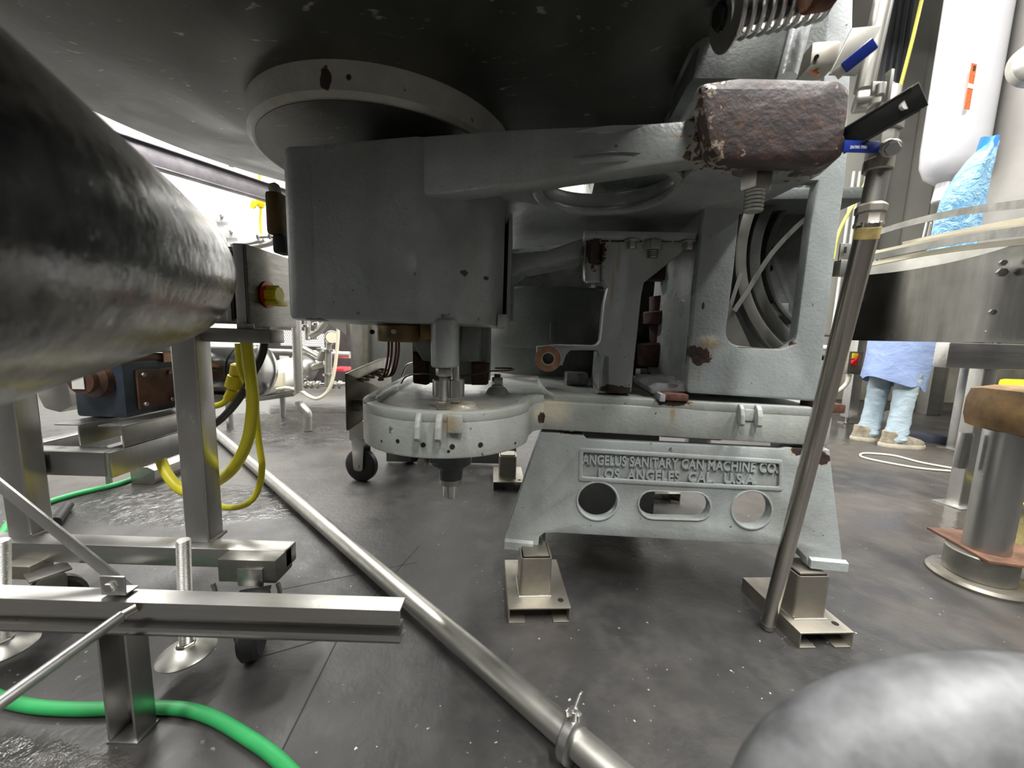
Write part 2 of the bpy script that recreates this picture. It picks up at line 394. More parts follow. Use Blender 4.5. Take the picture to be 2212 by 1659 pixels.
# upright cladding panels of the right half of the back wall
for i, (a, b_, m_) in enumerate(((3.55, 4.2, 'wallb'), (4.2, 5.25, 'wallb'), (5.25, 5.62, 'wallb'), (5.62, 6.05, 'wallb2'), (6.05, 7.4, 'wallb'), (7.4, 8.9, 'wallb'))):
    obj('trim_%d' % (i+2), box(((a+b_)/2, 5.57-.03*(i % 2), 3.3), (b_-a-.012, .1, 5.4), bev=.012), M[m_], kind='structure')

# ------------------------------------------------------------------ the seaming machine
M['trackshade'] = paint('shaded_track_enamel', (.085, .09, .085), dirt=.4)  # darkened enamel: shade inside the side frame is put into its colour
K = Fr(.2, 1.015, -6.9)
rp = lambda px, py, Y, r: (P(px, py, Y), r if isinstance(r, tuple) else (r, r, r))
kp = lambda px, py, r, w=0: (K.at(px, py, w), r if isinstance(r, tuple) else (r, .05, r))
Z = V((0, 0, 1))
mach = thing('seaming_machine', (.3, 1.35, .15), 'large grey enamelled cast-iron can machine with rusty corner and raised lettering on its leg', 'machine')
def onbowl(px, py, r, c=(-.155, .955)):
    d = ray(px, py); ox, oy = -c[0], -c[1]; A_ = d.x**2+d.y**2; B_ = 2*(ox*d.x+oy*d.y); C_ = ox*ox+oy*oy-r*r
    t = (-B_-math.sqrt(max(B_*B_-4*A_*C_, 0)))/(2*A_); return V((0, 0, CAMZ))+d*t
MB = paint('base_enamel', (.40, .425, .40), rust=[kp(1455, 868, (.05, .05, .012)), (G(800, 862, .592), (.02, .05, .008)), (K.W(-.12, 0, .53), (.012, .03, .02)), kp(1325, 852, (.05, .05, .006))],
    drips=[kp(1453, 895, (.010, .05, .035)), kp(1455, 872, (.04, .05, .012)), (V((-.15, .85, .59)), (.07, .12, .02)), (V((-.12, .76, .57)), (.03, .05, .03))],
    light=[(V((-.13, .93, .59)), (.2, .16, .03)), (V((.1, 1.03, .55)), (.09, .06, .05))], dirt=.2)
bowl_c = V((-.155, .955)); 
arc = [(bowl_c.x+.205*math.cos(math.radians(a)), bowl_c.y+.205*math.sin(math.radians(a))) for a in range(180, 346, 6)]
uf = lambda u, w: tuple(K.W(u, w, 0))[:2]
outline = [(-.39, 1.42), (-.362, .99)]+arc+[(.047, .95), (.062, 1.0), (.088, 1.027), uf(-.02, 0), uf(.3, 0), uf(.604, 0), uf(.62, .85), uf(-.4, .85)]
base = obj('base_casting', [flat(outline, .495, .574, bev=.006)], MB, mach)
def inset(path, d):
    out = []
    for i, p in enumerate(path):
        a = V(path[max(i-1, 0)]); c = V(path[min(i+1, len(path)-1)]); t = (c-a).normalized(); out.append((p[0]-t.y*d, p[1]+t.x*d))
    return out
rimp = outline[:len(arc)+5]
ri = inset(rimp, .028)
deck = [uf(-.085, .012), uf(.3, 0), uf(.604, 0), uf(.62, .85), uf(-.18, .85), uf(-.15, .35), uf(-.11, .1)]
obj('bowl_rim', [flat(rimp+list(reversed(ri)), .57, .592, bev=.004)], MB, base)
obj('deck_plate', [flat(deck, .57, .592, bev=.003)], MB, base)
M['hole'] = plain('dark_bore', (.004, .004, .004), .8)
for (x, y, r) in ((824, 953, .0025), (859, 953, .0045), (914, 961, .0052), (977, 965, .0055), (969, 975, .003), (1038, 961, .0055), (1113, 957, .003)):
    p = onbowl(x, y, .205); n_ = (V((p.x, p.y))-bowl_c).normalized(); n3 = V((n_.x, n_.y, 0))
    obj('drilled_hole', cyl(p-n3*.01, p+n3*.0006, r, 14), M['hole'], base)
def horn(c, u, n, name='cast_lug'):
    """two curved ears of a small cast bracket standing off a face; n points out of the face"""
    out = []
    for s, wd in ((-1, .011), (1, .013)):
        prof = [(-.006, .003), (.006, .003), (.017, -.006), (.024, -.022), (.027, -.044), (.020, -.052), (.008, -.047), (-.004, -.030)]
        out.append(extr(rc(prof, .004), V(c)+V(u)*(s*.021-wd/2), V(n), Z, -wd/2, wd/2, bev=.003))
    return out
p = onbowl(935, 888, .205); nn = V((p.x-bowl_c.x, p.y-bowl_c.y, 0)).normalized(); uu = V((-nn.y, nn.x, 0))*1
for h_ in horn(V((p.x, p.y, .588)), uu, nn): obj('cast_lug', h_, MB, base)
obj('cast_pad', box(V((p.x, p.y, .57))+uu*.045+nn*.001, (.03, .012, .036), math.degrees(math.atan2(nn.y, nn.x))+90, .004), MB, base)
p = K.at(1622, 880, 0); 
for h_ in horn(p+Z*.004, K.u, -K.n): obj('cast_lug', h_, MB, base)
obj('cast_pad', box(p+Z*-.02, (.03, .01, .03), -6.9, .004), MB, base)

# front leg casting with the lettered panel
ML = paint('leg_enamel', (.37, .40, .395), rust=[kp(1745, 975, (.045, .05, .016)), kp(1775, 990, (.02, .05, .018)), kp(1240, 937, (.04, .05, .003))], dirt=.16)
legs = [(1168, 934), (1258, 938), (1268, 950), (1688, 970), (1700, 967), (1793, 972), (1800, 1040), (1819, 1196, .0), (1820, 1222, .0), (1744, 1222, .0), (1741, 1204), (1722, 1184), (1690, 1179), (1400, 1163), (1200, 1151), (1176, 1152), (1165, 1160), (1162, 1184, .0), (1090, 1181, .0), (1089, 1163, .0)]
holes = [[(1291+42*math.cos(a), 1082+39*math.sin(a)) for a in [2*math.pi*k/36 for k in range(36)]],
         [(1624+41*math.cos(a), 1101+39*math.sin(a)) for a in [2*math.pi*k/36 for k in range(36)]],
         [(x+(.04*(y-1092)), y+(x-1456)*.03) for (x, y) in slot(1381, 1063, 1533, 1121)]]
panel = [(1256, 972), (1470, 985), (1686, 998), (1686, 1056), (1470, 1046), (1254, 1034)]
legc = obj('leg_casting', [plate(K, legs, .0, .007, holes+[panel], .0035, wp=0), plate(K, legs, .006, .03, holes, .004, wp=0),
    extr([(0, 0), (.012, .0), (.012, .022), (0, .026)], K.at(1090, 1181, 0), -K.n, Z, -.083, 0, bev=.002),
    extr([(0, 0), (.012, .0), (.012, .022), (0, .026)], K.at(1744, 1222, 0), -K.n, Z, -.09, 0, bev=.002),
    plate(K, [(1168, 934), (1215, 936), (1160, 1150), (1176, 1184), (1090, 1181), (1089, 1163)], .03, .17, bev=.004, wp=0),
    plate(K, [(1740, 972), (1793, 972), (1800, 1040), (1819, 1196), (1820, 1222), (1748, 1222), (1742, 1180)], .03, .17, bev=.004, wp=0)], ML, mach)
pu_ = rc([tuple(K.px(x, y, 0)) for x, y in panel], .006); pin_ = rc([(lambda q: (q[0], q[1]))(K.px(x, y, 0)) for x, y in ((1260, 977), (1470, 990), (1682, 1002), (1682, 1051), (1470, 1041), (1258, 1029))], .005)
pout_ = rc([tuple(K.px(x, y, 0)) for x, y in ((1251, 967), (1470, 980), (1691, 993), (1691, 1061), (1470, 1051), (1249, 1039))], .008)
obj('panel_border', plate(K, pout_, -.003, .003, [pin_], .0026, px=False), ML, legc)
obj('under_shade_block', [box(K.W(.13, .5, .275), (.30, .4, .42), -6.9, .02)], M['paintd'], mach); obj('under_shade_block', [box(K.W(.36, .45, .46), (.2, .4, .06), -6.9, .01)], M['paintd'], mach)  # blocks added under the deck; they stand in for shade in the leg holes
for h in holes:
    hu = [K.px(x, y, 0) for x, y in h]; cx_ = sum(a for a, b in hu)/len(hu); cz_ = sum(b for a, b in hu)/len(hu)
    big = [(cx_+(a-cx_)*(1+.006/abs(V((a-cx_, b-cz_)).length)), cz_+(b-cz_)*(1+.006/abs(V((a-cx_, b-cz_)).length))) for a, b in hu]
    obj('hole_bead', plate(K, big, -.003, .002, [hu], .0022, px=False), ML, legc)
def text_fit(s, p0, p1, cap, depth, mt, parent, name='lettering', thick=.0, up=None):
    p0 = V(p0); p1 = V(p1); A = (p1-p0).normalized(); up = V(up) if up is not None else Z
    v, f = text(s, (0, 0, 0), (1, 0, 0), (0, 1, 0), cap/.70, depth, 1.06, thick)
    wd = max(a.x for a in v); x0 = min(a.x for a in v); k = (p1-p0).length/(wd-x0); B_ = (up-A*up.dot(A)).normalized(); N_ = A.cross(B_)
    v = [p0+A*((a.x-x0)*k)+B_*a.y+N_*(a.z) for a in v]; return obj(name, (v, f), mt, parent, smooth=False)
text_fit('ANGELUS SANITARY CAN MACHINE CO.', K.at(1257, 1000, .0075), K.at(1677, 1019, .0075), .0265, .0085, ML, legc, thick=.0011)
text_fit('LOS  ANGELES  CAL.  U.S.A.', K.at(1292, 1030, .0075), K.at(1632, 1044, .0075), .0258, .0085, ML, legc, thick=.0011)

# housing and arm
B = Fr(-.45, .864, -12.9)
MA = paint('arm_enamel', (.30, .325, .315), rust=[rp(1702, 255, .655, (.160, .10, .115)), rp(1705, 175, .75, (.15, .12, .03)), rp(1800, 345, .72, (.06, .09, .03)), rp(1590, 345, .66, (.05, .03, .006)), rp(1003, 588, .84, (.010, .03, .007)), rp(680, 690, .86, (.03, .05, .004)), rp(760, 699, .86, (.05, .05, .0025)), rp(830, 700, .86, (.03, .05, .004)), rp(1150, 272, .77, (.006, .03, .004)), rp(1050, 602, .9, (.008, .03, .005))], dirt=.25, rough=.3)
hous = [(-.515, 1.35), (-.517, .875, .05), (-.44, .8665, .02), (-.26, .8250, .0), (-.20, .812, .04), (-.12, .838, .06), (-.055, .905, .06), (-.03, 1.0, .02), (-.03, 1.35)]
housing = obj('spindle_housing', [flat(hous, .768, 1.137, bev=.012, r=.01), flat([(-.02, 1.0), (-.012, 1.0), (-.012, 1.3), (-.05, 1.3)], .79, 1.05, bev=.003),
    flat([(-.04, .95), (-.018, .97), (-.018, 1.02), (-.05, 1.02)], .768, .80, bev=.003)], MA, mach)
armo = [(-.30, 1.55), (-.30, .86, .02), (.27, .715, .02), (.56, .70, .03), (.592, .80, .02), (.575, 1.22, .06), (.25, 1.40, .05), (-.03, 1.55, .05)]
hc = circ(.19, .885, .150, 40)
arm = obj('arm', [flat(armo, 1.074, 1.118, [hc], bev=.014),
    plate(B, [(760, 418), (700, 380), (700, 303), (1100, 272), (1400, 258), (1478, 252), (1517, 232), (1528, 200), (1532, 168), (1600, 165), (1600, 340), (1540, 332), (1300, 368), (1100, 397), (950, 416), (870, 420)], .011, .06, bev=.006, wp=0)], MA, mach)
obj('hole_rim', [flat(circ(.19, .885, .160, 40), 1.060, 1.078, [circ(.19, .885, .138, 40)], bev=.007)], MA, arm)
C1 = Fr(.27, .665, -3)
corner = obj('corner_block', [plate(C1, [(1510, 176, .012), (1600, 162), (1700, 164), (1815, 168, .02), (1843, 186, .02), (1838, 250), (1822, 335, .012), (1785, 352), (1560, 347, .012), (1535, 320), (1522, 250)], .0, .045, bev=.012, wp=0), plate(C1, [(1515, 178, .01), (1600, 168), (1815, 172, .02), (1838, 190, .02), (1826, 318), (1545, 318)], .03, .16, bev=.01, wp=0)], MA, mach)
p = P(1637, 357, .735)
nut = obj('clamp_nut', hexn(p-Z*.008, (0, 0, -1), .027, .036, .06), M['galv'], mach)
obj('washer', lathe([(.044, -.004), (.044, .004), (.036, .008)], p, (0, 0, -1), 36), M['dull'], nut)
obj('stud', thread(p-Z*.04, p-Z*.080, .0165, .0062, 20), M['galv'], nut)

# casting above the arm, spring and peg
D1 = Fr(.25, .80, -6)
upc = obj('upper_casting', [plate(D1, [(1424, -60), (1760, -60), (1745, 20), (1735, 80), (1712, 172), (1492, 172), (1506, 98), (1478, 50)], .0, .16, bev=.02, wp=0)], paint('upper_enamel', (.115, .125, .12), dirt=.2, rough=.28), mach)
obj('lit_edge', tube([D1.at(1752, -50, -.01), D1.at(1728, 60, -.01), D1.at(1700, 168, -.01)], .016, 16), M['silverp'], upc)  # silver tube paints the light caught along the casting's rounded edge
obj('side_post', [plate(Fr(.33, 1.0, -5), [(1448, 40), (1512, 60), (1512, 170), (1480, 262), (1452, 262)], .0, .08, bev=.02, wp=0)], MA, upc)
obj('cross_pin', cyl(P(1424, 96, .86), P(1478, 66, .82), .021, 20, .003), M['dull'], mach)
sp = obj('coil_spring', spring(P(1560, 34, .70), P(1780, -16, .70), .034, .0042, 10.5), M['steel'], mach)
obj('spring_core', cyl(P(1556, 35, .70), P(1790, -18, .70), .021, 16), M['blackmetal'], sp)
obj('spring_washer', lathe([(.050, 0), (.050, .003), (.02, .004)], P(1566, 32, .69), P(1780, -16, .70)-P(1560, 34, .70), 28), M['steel'], sp)
obj('spring_seat', lathe([(.018, 0), (.018, .012), (.014, .014)], P(1548, 37, .70), P(1780, -16, .70)-P(1560, 34, .70), 6), M['blackmetal'], sp)
obj('rust_cap', cyl(P(1742, -8, .66), P(1800, -18, .66), .022, 20, .004), M['rust'], mach)

# the big disc overhead and its hub
def disc_mat():
    m, nt, b_ = mat('scuffed_disc_metal'); b_.inputs['Metallic'].default_value = .4
    n = noise(nt, 4, 6, .6, None, .5); sp = ramp(nt, noise(nt, 26, 4, .55, (1, 2.6, 1), .8), [(.66, 0.0), (.72, 1.0)])
    cc = ramp(nt, n, [(.35, (.040, .040, .034)), (.6, (.068, .067, .056)), (.75, (.11, .105, .08))]); cc = mixc(nt, mth(nt, 'MULTIPLY', sp, .5), cc, (.42, .42, .38))
    nt.links.new(cc, b_.inputs['Base Color']); nt.links.new(ramp(nt, n, [(.3, .30), (.7, .5)]), b_.inputs['Roughness']); bump(nt, b_, mth(nt, 'ADD', n, mth(nt, 'MULTIPLY', sp, .2)), .25, .01); return m
MD = disc_mat(); MD0 = steel('disc_metal', (.13, .13, .115), .38, (1, 1, 1), .35, rv=.16, bmp=.1, vs=6)
MH = paint('hub_metal', (.40, .39, .34), rust=[rp(705, 172, .79, (.012, .03, .022)), rp(755, 168, .79, (.005, .02, .006))], rough=.4, dirt=.3)
dc = V((-.35, 1.11, 0))
disc = obj('turntable_disc', [lathe([(.05, 1.245), (.33, 1.252), (.37, 1.262), (.745, 1.305), (.772, 1.312), (.775, 1.345), (.76, 1.36), (.05, 1.36)], dc+V((-.035, -.10, 0)), (0, 0, 1), 96)], MD, mach, ang=25)
obj('hub_ring', lathe([(.10, 1.19), (.312, 1.19), (.322, 1.198), (.324, 1.255), (.10, 1.255)], dc, (0, 0, 1), 96), MH, disc)
obj('hub_shade_face', lathe([(.10, 1.1885), (.306, 1.1885), (.306, 1.195), (.10, 1.195)], dc, (0, 0, 1), 96), MD, disc)  # dark sheet paints shade onto the underside of the hub
obj('spindle_boss', lathe([(.12, 1.10), (.12, 1.2)], dc+V((.06, 0, 0)), (0, 0, 1), 40), MD, disc)

# spindle train between housing and base bowl
ms = lambda px, py, Y: P(px, py, Y)
br = obj('oil_ring', [lathe([(.073, 0), (.075, .004), (.075, .038), (.072, .042)], ms(880, 738, .98), (0, 0, 1), 40)], M['bronze'], mach)
obj('ring_screw', cyl(ms(851, 716, .903), ms(851, 716, .915), .0062, 12, .001), M['galv'], br)
obj('ring_hole', cyl(ms(804, 717, .925), ms(804, 717, .932), .006, 12), M['hole'], br)
ob2 = obj('oil_bracket', box(ms(935, 716, .92), (.055, .03, .036), 4, .003), M['bronze'], mach)
obj('bracket_screw', cyl(ms(943, 716, .898), ms(943, 716, .91), .0058, 12, .001), M['galv'], ob2)
sl = obj('plunger_sleeve', cyl(ms(961, 793, .85), ms(961, 690, .85), .030, 32, .003), M['paint'], mach)
obj('sleeve_nut', hexn(ms(958, 812, .85), (0, 0, 1), .0175, .017), M['galv'], sl)
obj('threaded_rod', thread(ms(957, 868, .85), ms(958, 808, .85), .0098, .0026, 18), M['galv'], sl)
obj('lock_nut', hexn(ms(957, 883, .85), (0, 0, 1), .0165, .018), M['pewter'], sl)
sh = obj('chrome_shaft', cyl(ms(984, 858, .875), ms(983, 690, .875), .0105, 24), M['chrome'], mach)
obj('shaft_collar', cyl(ms(985, 858, .875), ms(985, 818, .875), .0195, 28, .0025), M['steel'], sh)
obj('shaft_collar', cyl(ms(951, 856, .895), ms(951, 819, .895), .018, 28, .0025), M['steel'], sh)
obj('collar_boss', lathe([(.05, -.006), (.034, .004), (.030, .012), (.018, .012)], V((-.115, .89, .575)), (0, 0, 1), 32), MB, base)
gb = obj('guide_block', [plate(K, [(888, 690), (1052, 690), (1050, 826), (1030, 832), (890, 826)], .08, .16, bev=.008, wp=.08),
     plate(K, [(1000, 690), (1038, 690), (1035, 782), (990, 783)], .04, .09, bev=.008, wp=.04), plate(K, [(888, 700), (935, 700), (935, 782), (912, 780), (900, 760), (890, 735)], .04, .09, bev=.006, wp=.04)], M['paint'], mach)
obj('rusty_foot', [plate(K, [(891, 760), (915, 782), (919, 782), (919, 832), (893, 828)], .05, .09, bev=.003, wp=.05)], M['rustdark'], gb)
obj('rusty_foot', [plate(K, [(1018, 784), (1053, 786), (1050, 832), (1018, 832)], .05, .09, bev=.003, wp=.05)], M['rustdark'], gb)
p = G(1074, 836, .592); st = obj('hold_down_nut', [hexn(p+Z*.006, Z, .0165, .024), lathe([(.019, 0), (.019, .006)], p, Z, 20)], M['galv'], mach)
obj('stud', thread(p+Z*.02, p+Z*.040, .0105, .003), M['dull'], st)
obj('stud_boss', lathe([(.038, -.018), (.026, -.002), (.022, .0)], p, Z, 24), MB, base)
for i, (x, y, r) in enumerate(((840, 740, -12), (847, 740, -3), (856, 740, 6), (862, 740, 12))):
    obj('oil_line', tube([P(x, y-20, 1.0), P(x-2, y+30, 1.0), P(x-10-i, y+68, 1.02), P(x-22-3*i, y+80-3*i, 1.06), P(810-8*i+18, 820-5*i, 1.08)], .0030, 8), M['copper'], mach)
obj('oil_line', tube([P(866, 828, 1.1), P(880, 812, 1.12), P(920, 808, 1.06), P(1000, 812, 1.02), P(1060, 802, 1.0), P(1098, 800, 1.0), P(1108, 796, 1.02), P(1070, 795, 1.08)], .0022, 8), M['copper'], mach)
obj('oil_line', tube([P(868, 812, 1.25), P(878, 790, 1.25), P(892, 784, 1.25)], .0035, 8), M['galv'], mach)

# lubricator plate hung on the left flank of the bowl
lub = obj('lubricator_plate', extr(rc([(1.035, .472), (1.36, .488), (1.42, .52), (1.42, .655), (1.30, .655), (1.035, .632)], .006), (-.452, 0, 0), (0, 1, 0), Z, -.002, .003, bev=.001), steel('oily_plate', (.19, .17, .12), .35, (1, 1, 1), .6, vs=9), mach)
for i in range(5):
    q = V((-.452, 1.13+.045*i, .604+.003*i)); obj('grease_fitting', [hexn(q, (1, 0, 0), .0075, .016), cyl(q, q+V((.03, 0, 0)), .004, 10)], M['pewter'], lub)
obj('spacer_tube', cyl((-.452, 1.09, .535), (-.375, 1.07, .535), .017, 20), M['pewter'], lub)

# spindle nose under the bowl
p = onbowl(955, 990, .20); c0 = V((-.157, .955, 0)); s0 = V((-.142, .90, 0))
sn = obj('spindle_nose', [lathe([(.052, .497), (.05, .44), (.030, .425), (.028, .40)], s0, Z, 32), box(s0+V((-.03, -.035, .47)), (.05, .04, .035), 10, .008)], paint('dark_enamel', (.055, .06, .055), dirt=.4), mach)
obj('nose_collar', cyl(s0+Z*.385, s0+Z*.412, .0265, 32, .003), M['pewter'], sn)
obj('nose_tip', cyl(s0+Z*.352, s0+Z*.388, .0185, 28, .003), M['chrome'], sn)
q = P(917, 995, .84); obj('plug_bolt', [hexn(q, (-.3, -1, 0), .012, .014), cyl(q+V((0, .03, 0)), q, .013, 16)], M['dull'], sn)

# centre column, boss and brackets
MC = paint('column_enamel', (.34, .365, .355), rust=[kp(1330, 842, (.05, .2, .014), .04), (P(1284, 545, 1.08), (.03, .05, .05)), kp(1345, 850, (.04, .2, .012), .04)],
    drips=[kp(1322, 620, (.006, .1, .08), .05), kp(1335, 560, (.008, .1, .06), .05)], dirt=.15)
colu = obj('centre_column', [plate(K, [(1300, 520), (1490, 520), (1474, 545), (1392, 610), (1386, 640), (1364, 852), (1290, 850), (1298, 770, .01), (1292, 757, .01), (1232, 757, .01), (1222, 768), (1215, 790), (1160, 790), (1158, 748), (1200, 744), (1288, 746, .012), (1296, 735), (1304, 655), (1312, 622), (1300, 600)], .045, .115, bev=.009, wp=.045),
    plate(K, [(1262, 515), (1400, 520), (1385, 625), (1320, 614), (1285, 610), (1262, 600)], .12, .2, bev=.008, wp=.12), plate(K, [(1262, 500), (1500, 505), (1500, 521), (1262, 516)], .03, .3, bev=.004, wp=.045),
    plate(K, [(1290, 850), (1298, 765), (1320, 765), (1320, 850)], .045, .27, bev=.006, wp=.045)], MC, mach)
q0 = K.at(1184, 775, -.01); bs = obj('bearing_boss', [pipe(q0, q0+K.n*.14, .0345, .0165, 36)], MC, mach)
obj('rusty_ring', pipe(q0-K.n*.0015, q0+K.n*.004, .0335, .0175, 36), plain('red_rust', (.20, .09, .05), .7, var=.35, vs=60), bs)
obj('inner_bush', pipe(q0-K.n*.002, q0+K.n*.05, .0178, .0150, 32), M['galv'], bs)
q = P(1280, 612, 1.09); hc_ = obj('hanging_post', cyl(q, q+Z*.135, .0235, 28, .004), MC, mach); obj('post_bolt', hexn(q, (0, 0, -1), .0115, .012), M['galv'], hc_)
for (x, y, rr) in ((1365, 519, .015), (1487, 522, .0155)):
    q = K.at(x, y, .04); obj('flange_bolt', bolt(q, (0, 0, -1), rr*.85, .018, rr*1.3), M['galv'], mach)
q = K.at(1412, 520, .04); nb = obj('hanging_stud', hexn(q, (0, 0, -1), .024, .024), M['paint'], mach); obj('stud_thread', thread(q-Z*.024, q-Z*.044, .014, .005), M['dull'], nb)
for (x, y) in ((1317, 524), (1390, 524), (1452, 526)): obj('dowel_pin', cyl(K.at(x, y-6, .05), K.at(x, y+5, .05), .004, 10), M['galv'], mach)
obj('lower_bracket', [plate(K, [(1075, 548), (1180, 540, .01), (1262, 512), (1257, 556, .012), (1200, 570), (1130, 584, .02), (1100, 602, .02), (1098, 690, .0), (1075, 690, .0)], .12, .26, bev=.012, wp=.12)], MC, mach)
dr = obj('gear_drum', lathe([(.33, .70), (.335, .715), (.335, .92), (.325, .935), (.1, .935)], V((.16, 1.80, 0)), Z, 72), M['paintd'], mach)
obj('drum_rib', [box((.145, 1.46, .75), (.02, .06, .1), 0, .004)], M['paintd'], dr)
obj('drum_skirt', lathe([(.30, .592), (.31, .64), (.315, .70)], V((.16, 1.80, 0)), Z, 60), M['paintd'], dr)
obj('deck_box', [box((.21, 1.26, .615), (.07, .06, .04), 0, .006)], M['paintd'], mach)
obj('guide_pin', cyl(G(1097, 782, .60), G(1097, 782, .60)+Z*.06, .004, 10), M['galv'], mach)

# right-hand side frame
MS = paint('frame_enamel', (.315, .345, .345), rust=[kp(1518, 770, (.031, .05, .031)), kp(1500, 760, (.02, .05, .02)), kp(1525, 660, (.004, .05, .010)), kp(1584, 700, (.003, .05, .05)), kp(1705, 742, (.03, .05, .008)), kp(1752, 480, (.010, .05, .04)), kp(1484, 800, (.005, .05, .05)), kp(1650, 752, (.07, .05, .002))],
    drips=[kp(1516, 815, (.006, .05, .04)), kp(1540, 745, (.05, .05, .02))], light=[kp(1535, 735, (.035, .05, .02))], dirt=.14)
fro = [(1528, 400), (1836, 300), (1826, 392), (1800, 585), (1766, 868, .008), (1690, 862), (1484, 849, .02), (1484, 832), (1500, 650), (1516, 505)]
fop = rc([(1606, 390), (1768, 390), (1752, 480), (1717, 757, 42), (1565, 745, 36), (1585, 590)], 0, 8)
sf = obj('side_frame', [plate(K, fro, .015, .05, [fop], .005, wp=.015),
    plate(K, [(1484, 838), (1500, 650), (1528, 400), (1545, 400), (1520, 650), (1503, 846)], .05, .48, bev=.004, wp=.015),
    plate(K, [(1484, 849), (1766, 866), (1768, 850), (1500, 832)], .05, .2, bev=.004, wp=.015)], MS, mach)
obj('upper_frame', plate(K, [(1690, -60), (1846, -60), (1842, 100), (1830, 300), (1690, 300)], .16, .2, [rc([(1722, 250), (1722, 60, 30), (1750, 28, 26), (1783, 60, 26), (1781, 110), (1779, 250)], 0, 6)], .006, wp=.16), M['silverp'], sf)
for i, (r0, r1, w0) in enumerate(((.335, .365, .12), (.285, .315, .15), (.235, .25, .20))):
    u0, z0 = K.px(1890, 540, .15)
    ar = [math.radians(k) for k in range(125, 236, 3)]
    obj('curved_track', plate(K, [(u0+r1*math.cos(a), z0+r1*math.sin(a)) for a in ar]+[(u0+r0*math.cos(a), z0+r0*math.sin(a)) for a in reversed(ar)], w0, w0+.04, [], .004, px=False), M['dull'] if i == 0 else M['trackshade'], mach)
MW = M['trackshade']
obj('frame_web', [plate(K, [(1560, 380), (1790, 380), (1760, 790), (1540, 790)], .24, .28, [[(x, y) for x, y in circ(1668, 540, 8, 12)], circ(1662, 580, 8, 12), circ(1665, 660, 14, 12)], .003, wp=.24)], MW, mach)
obj('web_block', [plate(K, [(1665, 655), (1705, 655), (1703, 682), (1663, 682)], .21, .24, bev=.003, wp=.21)], M['paintd'], mach)
obj('bent_strip', tube([K.at(1586, 672, .07), K.at(1620, 620, .08), K.at(1665, 550, .09), K.at(1720, 490, .10), K.at(1757, 462, .10)], .1, flatten=(.0012, .006), up=K.n, sub=4), M['steel'], mach)
obj('bent_strip', tube([K.at(1578, 660, .09), K.at(1600, 590, .10)], .1, flatten=(.0012, .005), up=K.n, smooth=False), M['steel'], mach)
obj('chute_plate', [plate(K, [(1560, 640), (1576, 650), (1622, 750), (1560, 750)], .08, .083, wp=.08)], M['dull'], mach)
fb = obj('frame_foot', [box(K.at(1452, 856, .03)+Z*.002, (.062, .07, .018), -6.9, .003)], plain('rust_shim', (.12, .05, .035), .75, var=.5, vs=50), mach)
obj('foot_flange', [plate(K, [(1405, 838), (1420, 828), (1480, 826), (1500, 846), (1410, 852)], .04, .3, bev=.008, wp=.04), box(K.at(1424, 855, .03), (.014, .072, .02), -6.9, .002)], M['silverp'], fb)
q = K.at(1449, 829, .06); obj('foot_bolt', bolt(q-Z*.004, Z, .0165, .022, .024), M['galv'], fb)
q = K.at(1385, 812, .32); obj('foot_bolt', bolt(q-Z*.004, Z, .02, .025, .03), M['paint'], fb)
obj('frame_foot', [box(K.at(1775, 877, .03)+Z*.0, (.066, .07, .022), -6.9, .003)], M['rust'], mach)
obj('rear_shade_block', [box(K.W(.46, .66, 1.12), (.58, .25, 1.05), -6.9, .02)], M['blackmetal'], mach)  # dark block added behind the frame; stands in for the shade there
obj('rear_shade_panel', [box(K.W(.06, .98, 1.01), (.80, .08, .58), -6.9, .01)], M['blackmetal'], mach)  # black panel added so the gap under the arm reads as shade
obj('track_light_blocker', [box(K.W(.41, .36, 1.14), (.56, .5, .03), -6.9, .005), box(K.W(.60, .5, .85), (.03, .5, .55), -6.9, .005)], M['paintd'], mach)  # panels added over and beside the tracks to keep lamp light out
obj('top_light_blocker', [box(K.W(.27, .42, 1.50), (.56, .66, .62), -6.9, .05)], M['paintd'], mach)  # bulk added above the arm to block light falling into the machine
obj('arch_shade_plate', plate(K, [(1715, 20), (1795, 20), (1790, 260), (1715, 260)], .205, .215, wp=.205), M['black'], mach)  # black plate paints the shade inside the arch opening
obj('rear_shaft', [cyl(P(1425, 640, 1.38), P(1425, 760, 1.38), .035, 20), cyl(P(1425, 672, 1.36), P(1425, 700, 1.36), .055, 24, .004), box(P(1415, 590, 1.35), (.07, .06, .05), 0, .005), cyl(P(1415, 740, 1.36), P(1415, 790, 1.36), .06, 24, .006)], M['rustdark'], mach)
obj('rear_leg_casting', [box(K.W(-.02, .78, .34), (.14, .06, .32), -6.9, .01)], ML, mach); obj('rear_leg_casting', [box(K.W(.57, .78, .34), (.1, .06, .32), -6.9, .01)], ML, mach)

